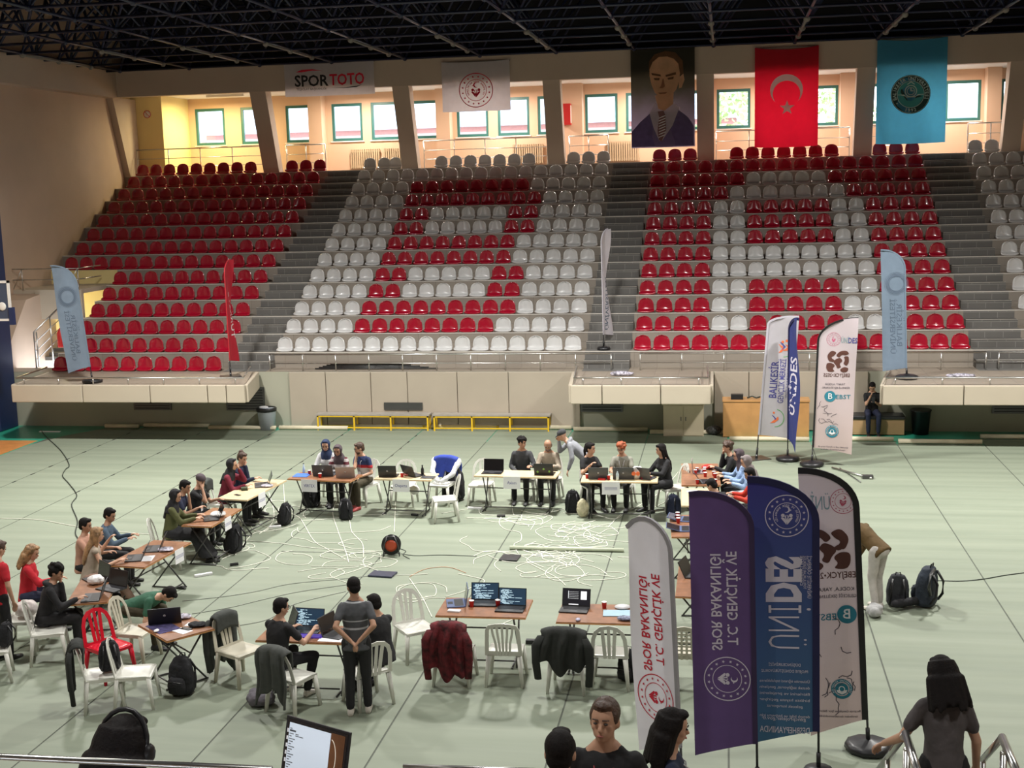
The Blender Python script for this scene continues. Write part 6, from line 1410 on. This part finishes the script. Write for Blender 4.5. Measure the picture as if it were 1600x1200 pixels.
cable([(0, 811), (60, 813), (100, 820), (130, 825), (200, 833), (240, 836)], M_cable, 'white cable crossing the floor at the left behind the group', .008)
cable([(62, 672), (80, 664), (90, 655), (93, 645), (97, 634)], M_cableb, 'black cable hanging along the recess under the left balcony', .010) if False else None
cable([(1460, 908), (1500, 909), (1535, 906), (1570, 900), (1600, 896)], M_cableb, 'thin dark cable running right from the hiking rucksack', .008)
cable([(640, 902), (665, 890), (700, 887), (728, 896)], M_cableo, 'thin orange cable looping beyond the laptop table', .006)
for k, p in enumerate([[(627, 866), (650, 869), (690, 868), (745, 870)], [(625, 858), (634, 862), (630, 868), (640, 874)], [(440, 862), (520, 864), (560, 865), (590, 866)], [(285, 940), (350, 933), (400, 925), (455, 913), (540, 905), (580, 900)], [(300, 960), (360, 950), (410, 938), (470, 925), (560, 912)], [(320, 985), (375, 978), (420, 968), (460, 945), (540, 925)]]):
    cable(p, M_cableb if k < 2 else mat('grey_cable_sheath', (.28, .30, .26), .5, noise=0), ['black reel cable stretching right', 'black reel cable curling at the reel', 'pale grey cable left of the reel', 'grey cable running left of the closed floor laptop, farthest', 'grey cable running left of the closed floor laptop, middle', 'grey cable running left of the closed floor laptop, nearest'][k], .006)
for k, p in enumerate([[(443, 757), (446, 790), (456, 803), (470, 812), (490, 845), (510, 858), (540, 875)], [(520, 750), (528, 775), (520, 800), (528, 830), (540, 862), (545, 880)], [(526, 750), (533, 780), (532, 810), (545, 812), (550, 832), (566, 850), (568, 872)], [(470, 815), (520, 811), (560, 806), (620, 805), (655, 806)], [(618, 785), (617, 810), (616, 832)], [(366, 820), (365, 850), (368, 868)], [(368, 868), (372, 862), (395, 835), (415, 830), (440, 812), (468, 808)],
                       [(380, 845), (440, 850), (490, 857), (580, 862), (605, 860)], [(785, 805), (780, 818), (790, 828), (812, 833), (814, 845), (803, 852), (810, 866)], [(800, 790), (803, 805), (815, 806), (812, 815)], [(1030, 742), (1035, 765), (1000, 790), (970, 805), (950, 825)], [(1040, 785), (1010, 800), (990, 812)], [(1060, 738), (1045, 755), (1022, 765)], [(310, 828), (325, 835), (335, 850), (350, 862), (362, 868)],
                       [(420, 770), (428, 800), (424, 820), (405, 835)], [(690, 803), (740, 795), (748, 797), (755, 805), (800, 806), (850, 803), (880, 796)], [(880, 796), (905, 803), (930, 805), (960, 812), (975, 803)], [(640, 905), (660, 935), (670, 955), (675, 965)], [(825, 880), (850, 893), (872, 905), (884, 916)]]):
    cable(p, M_cable, 'white network cable on the floor inside the ring of tables', .007, 'white cables on the floor')
rd = random.Random(21)
def tangle(u0, u1, v0, v1, n, seed):
    rd = random.Random(seed)
    for k in range(n):
        a = at(rd.uniform(u0, u1), rd.uniform(v0, v1)); ang = rd.uniform(0, 6.28); P = [a.copy()]; cv = rd.choice((-1, 1))*rd.uniform(.25, .9)
        for j in range(rd.randint(5, 9)):
            ang += cv+rd.uniform(-.7, .7); a = a+Vector((math.cos(ang), math.sin(ang), 0))*rd.uniform(.15, .38); P.append(a.copy())
        cable(P, M_cable, 'white cable in the tangle on the floor inside the ring', .0065, 'tangled white cables on the floor')
tangle(820, 970, 825, 905, 34, 3); tangle(400, 470, 800, 830, 8, 4); tangle(800, 960, 800, 830, 9, 5); tangle(370, 610, 850, 895, 7, 6); tangle(555, 590, 870, 890, 4, 7)
tangle(300, 420, 860, 880, 3, 9); tangle(620, 700, 930, 950, 4, 10)
def brick_(name, u, v, w_, d_, h_, m, label, cat, rot=0, z=.005):
    p = at(u, v); mb = MB(); mb.box(-w_/2, w_/2, -d_/2, d_/2, 0, h_); o = mb.build(name, m, None, (p.x, p.y, z), R(rot), bevel=.006); return tag(o, label, cat)
brick_('power_strip', 742, 796, .3, .06, .04, M_paper, 'white power strip on the floor in front of the third back table', 'power strip', -5)
brick_('power_strip', 430, 825, .22, .06, .04, M_paper, 'white power strip in the cable tangle at the left', 'power strip', 20)
brick_('power_strip', 318, 900, .3, .06, .04, M_paper, 'white power strip beside the green shirt', 'power strip', 40)
brick_('power_adapter', 783, 808, .16, .08, .04, M_black, 'black power adapter on the floor before the third back table', 'adapter', 10)
brick_('power_adapter', 648, 806, .14, .07, .04, M_black, 'black power adapter on the floor below the yellowish table', 'adapter', -20)
brick_('power_adapter', 366, 884, .14, .06, .04, M_black, 'black power adapter beside the long black skirt', 'adapter', 30)
brick_('power_adapter', 283, 920, .15, .07, .04, M_black, 'black power adapter right of the green shirt', 'adapter', -10)
brick_('power_adapter', 829, 1006, .13, .08, .06, M_black, 'black power adapter between the two front tables', 'adapter', 0)
brick_('closed_laptop', 598, 899, .42, .28, .03, mat('navy_laptop_shell', (.025, .03, .06), .4), 'dark closed laptop lying on the floor behind the standing man', 'laptop', -6)
brick_('closed_laptop', 797, 873, .32, .34, .025, M_black, 'black closed laptop lying on the floor in the middle', 'laptop', -4)
mb = MB(); mb.tube([(-1.0, 0, .035), (1.0, 0, .035)], .034, 10); o = mb.build('cable_duct', mat('pale_green_duct', (.55, .60, .46), .5), None, (at(885, 861).x, at(885, 861).y, .005)); tag(o, 'pale round tube lying on the floor among the cables', 'tube')
# cable reel
p = at(612, 868); t = empty('cable_reel', (p.x, p.y, .005), R(12), 'black and red cable reel standing on the floor', 'cable reel')
MX = Matrix.Translation((0, 0, .19)) @ Matrix.Rotation(PI/2, 4, 'X')
for s in (-1, 1): mb = MB(); mb.lathe([(.165, s*.06-.006), (.17, s*.06), (.165, s*.06+.006)], 28, M=MX); mb.build('reel_flange', M_black, t)
mb = MB(); mb.lathe([(.11, -.055), (.11, .055)], 20, M=MX); mb.build('wound_cable', M_cableb, t)
mb = MB(); mb.lathe([(.10, .066), (.105, .072), (.06, .074)], 20, M=MX); mb.build('red_socket_face', mat('orange_red_plastic', (.45, .06, .02), .4), t)
mb = MB(); mb.tube([(-.14, -.09, .01), (-.12, -.09, .2), (-.06, -.09, .37), (.06, -.09, .37), (.12, -.09, .2), (.14, -.09, .01)], .010, 6); mb.tube([(-.14, .09, .01), (.14, .09, .01)], .01, 6); mb.tube([(-.14, -.09, .01), (-.14, .09, .01)], .01, 6); mb.tube([(.14, -.09, .01), (.14, .09, .01)], .01, 6); mb.build('stand', M_grey, t)
# folded tripod on the floor at the right
t = empty('folded_stand', (0, 0, .005), 0, 'folded dark metal stand lying on the floor near the black-sleeved flag', 'stand')
mb = MB(); a, b = at(1300, 733), at(1362, 750); mb.tube([(a.x, a.y, .03), (b.x, b.y, .03)], .02, 6); mb.build('tube', M_steel, t)
mb = MB(); a, b = at(1312, 733), at(1345, 755); mb.tube([(a.x, a.y, .02), (b.x, b.y, .02)], .01, 6); mb.build('leg', M_grey, t)
mb = MB(); b = at(1355, 748); mb.box(b.x-.1, b.x+.12, b.y-.08, b.y+.08, 0, .07); mb.build('foot', M_grey, t)

# ------------------------------------------------------------------ along the far wall
def bench(x0, x1, lab):
    t = empty('long_bench', ((x0+x1)/2, 32.12, .0), 0, lab, 'bench'); L = x1-x0
    mb = MB(); mb.box(-L/2, L/2, -.17, .17, .40, .44); mb.build('bench_top', M_benchtop, t)
    mb = MB()
    for yy in (-.14, .14):
        mb.box(-L/2+.03, L/2-.03, yy-.02, yy+.02, .36, .40); mb.box(-L/2+.03, L/2-.03, yy-.015, yy+.015, .06, .09)
    mb.build('frame_bar', M_yellow, t)
    for k in range(4):
        xx = -L/2+.05+(L-.1)*k/3; mb = MB(); mb.box(xx-.02, xx+.02, -.16, -.12, 0, .40); mb.box(xx-.02, xx+.02, .12, .16, 0, .40); mb.box(xx-.02, xx+.02, -.12, .12, .35, .38); mb.build('leg', M_yellow, t)
bench(-10.80, -7.70, 'yellow-framed long bench, left one'); bench(-7.62, -4.50, 'yellow-framed long bench, right one')
t = empty('waste_bin', (-12.2, 32.05, 0), 0, 'grey waste bin with black liner under the left balcony end', 'bin')
mb = MB(); mb.lathe([(.20, 0), (.25, .52), (.262, .54), (.262, .57)], 20); mb.build('bin_body', mat('pale_grey_bin', (.42, .46, .52), .5), t)
mb = MB(); mb.lathe([(.27, .50), (.275, .58), (.25, .60), (.2, .56)], 20); mb.build('liner', M_black, t)
mb = MB(); mb.ell((-.08, 0, .60), (.14, .1, .04), 10); mb.build('rubbish', M_paper, t)
t = empty('waste_bin', (4.72, 32.05, 0), 0, 'black waste bin right of the black-topped bench', 'bin')
mb = MB(); mb.lathe([(.19, 0), (.24, .56), (.26, .58), (.26, .61), (.23, .61)], 20); mb.build('bin_body', M_black, t)
t = empty('reception_desk', (.95, 31.65, 0), 0, 'orange wooden desk behind the upright white and blue flags', 'desk')
M_or = mat('orange_veneer', (.52, .27, .10), .4, noise=.12, nscale=3)
mb = MB(); mb.box(-1.04, 1.04, -.25, -.22, .02, .90); mb.build('front_panel', M_or, t)
mb = MB(); mb.box(-1.06, 1.06, -.27, .3, .90, .935); mb.build('desk_top', M_or, t)
for s in (-1, 1): mb = MB(); mb.box(s*1.03-.015, s*1.03+.015, -.22, .28, 0, .90); mb.build('side_panel', M_or, t)
mb = MB(); mb.box(-.25, .05, -.1, .1, 0, .12); o = mb.build('desk_device', M_black, None, (.35, 31.6, .937)); tag(o, 'small dark device on the orange desk', 'device')
mb = MB(); mb.tube([(-.12, 0, .03), (0, .05, .06), (.1, 0, .03), (.2, .03, .05)], .02, 6); o = mb.build('coiled_lead', M_cableb, None, (.62, 31.6, .937)); tag(o, 'coiled dark lead on the orange desk', 'cable')
t = empty('cream_cabinet', (-1.07, 31.72, 0), 0, 'cream cabinet with a router on top, left of the orange desk', 'cabinet')
M_cc = mat('cream_laminate', (.58, .50, .36), .45, noise=.03)
mb = MB(); mb.box(-.5, .5, -.22, .3, 0, .80); mb.build('cabinet_body', M_cc, t)
mb = MB(); mb.box(-.53, .53, -.26, .32, .80, .835); mb.build('cabinet_top', M_cc, t)
for s in (-1, 1): mb = MB(); mb.box(s*.245-.235, s*.245+.235, -.24, -.222, .03, .78); d = mb.build('door', M_cc, t); mb = MB(); mb.box(s*.06-.01, s*.06+.01, -.255, -.24, .4, .5); mb.build('handle', M_grey, d)
t = empty('router', (-.95, 31.7, .837), 0, 'black router with antennas on the cream cabinet', 'router')
mb = MB(); mb.box(-.14, .14, -.08, .08, 0, .05); mb.build('router_body', M_black, t)
for s in (-1, 1): mb = MB(); mb.tube([(s*.1, .06, .05), (s*.12, .07, .24)], .007, 6); mb.build('antenna', M_black, t)
bagblob('cable_heap', (-.32, 31.75, .004), (.2, .15, .12), mat('grey_black_clutter', (.05, .05, .05), .5, noise=.9, nscale=25), 'heap of dark cables between cream cabinet and orange desk', 'cables', 41)
t = empty('padded_bench', (3.35, 32.02, 0), 0, 'wooden bench with black padded top at the far wall', 'bench')
mb = MB(); mb.box(-.95, .95, -.22, .28, .02, .40); mb.build('bench_box', mat('veneer_brown', (.42, .26, .13), .5), t)
mb = MB(); mb.box(-.97, .97, -.25, .30, .40, .49); mb.build('seat_pad', mat('black_leatherette', (.015, .015, .017), .35), t, bevel=.02)
mb = MB(); mb.lathe([(.075, 0), (.08, .02), (.08, .42), (.045, .5), (.02, .53), (.03, .57)], 14); t = mb.build('fire_extinguisher', M_cup, None, (2.74, 31.55, 0.002)); tag(t, 'red fire extinguisher at the left end of the padded bench', 'extinguisher')
mb = MB(); mb.tube([(.03, 0, .55), (.1, 0, .5), (.1, 0, .2)], .012, 6); mb.build('hose', M_black, t)
bagblob('small_items', (5.5, 31.3, WALK), (.35, .12, .05), mat('mixed_paper_clutter', (.4, .38, .45)), 'small heap of boxes on the right balcony', 'boxes', 42)
bagblob('small_items', (-2.6, 31.6, WALK), (.3, .12, .06), mat('mixed_paper_clutter', (.4, .38, .45)), 'bottles and bags on the small middle balcony', 'bags', 43)
mb = MB(); mb.box(-.3, .3, -.04, .04, 0, .02); o = mb.build('white_strip', M_paper, None, (at(78, 675).x, at(78, 675).y, .002)); tag(o, 'white strip lying on the green floor at the left', 'strip')
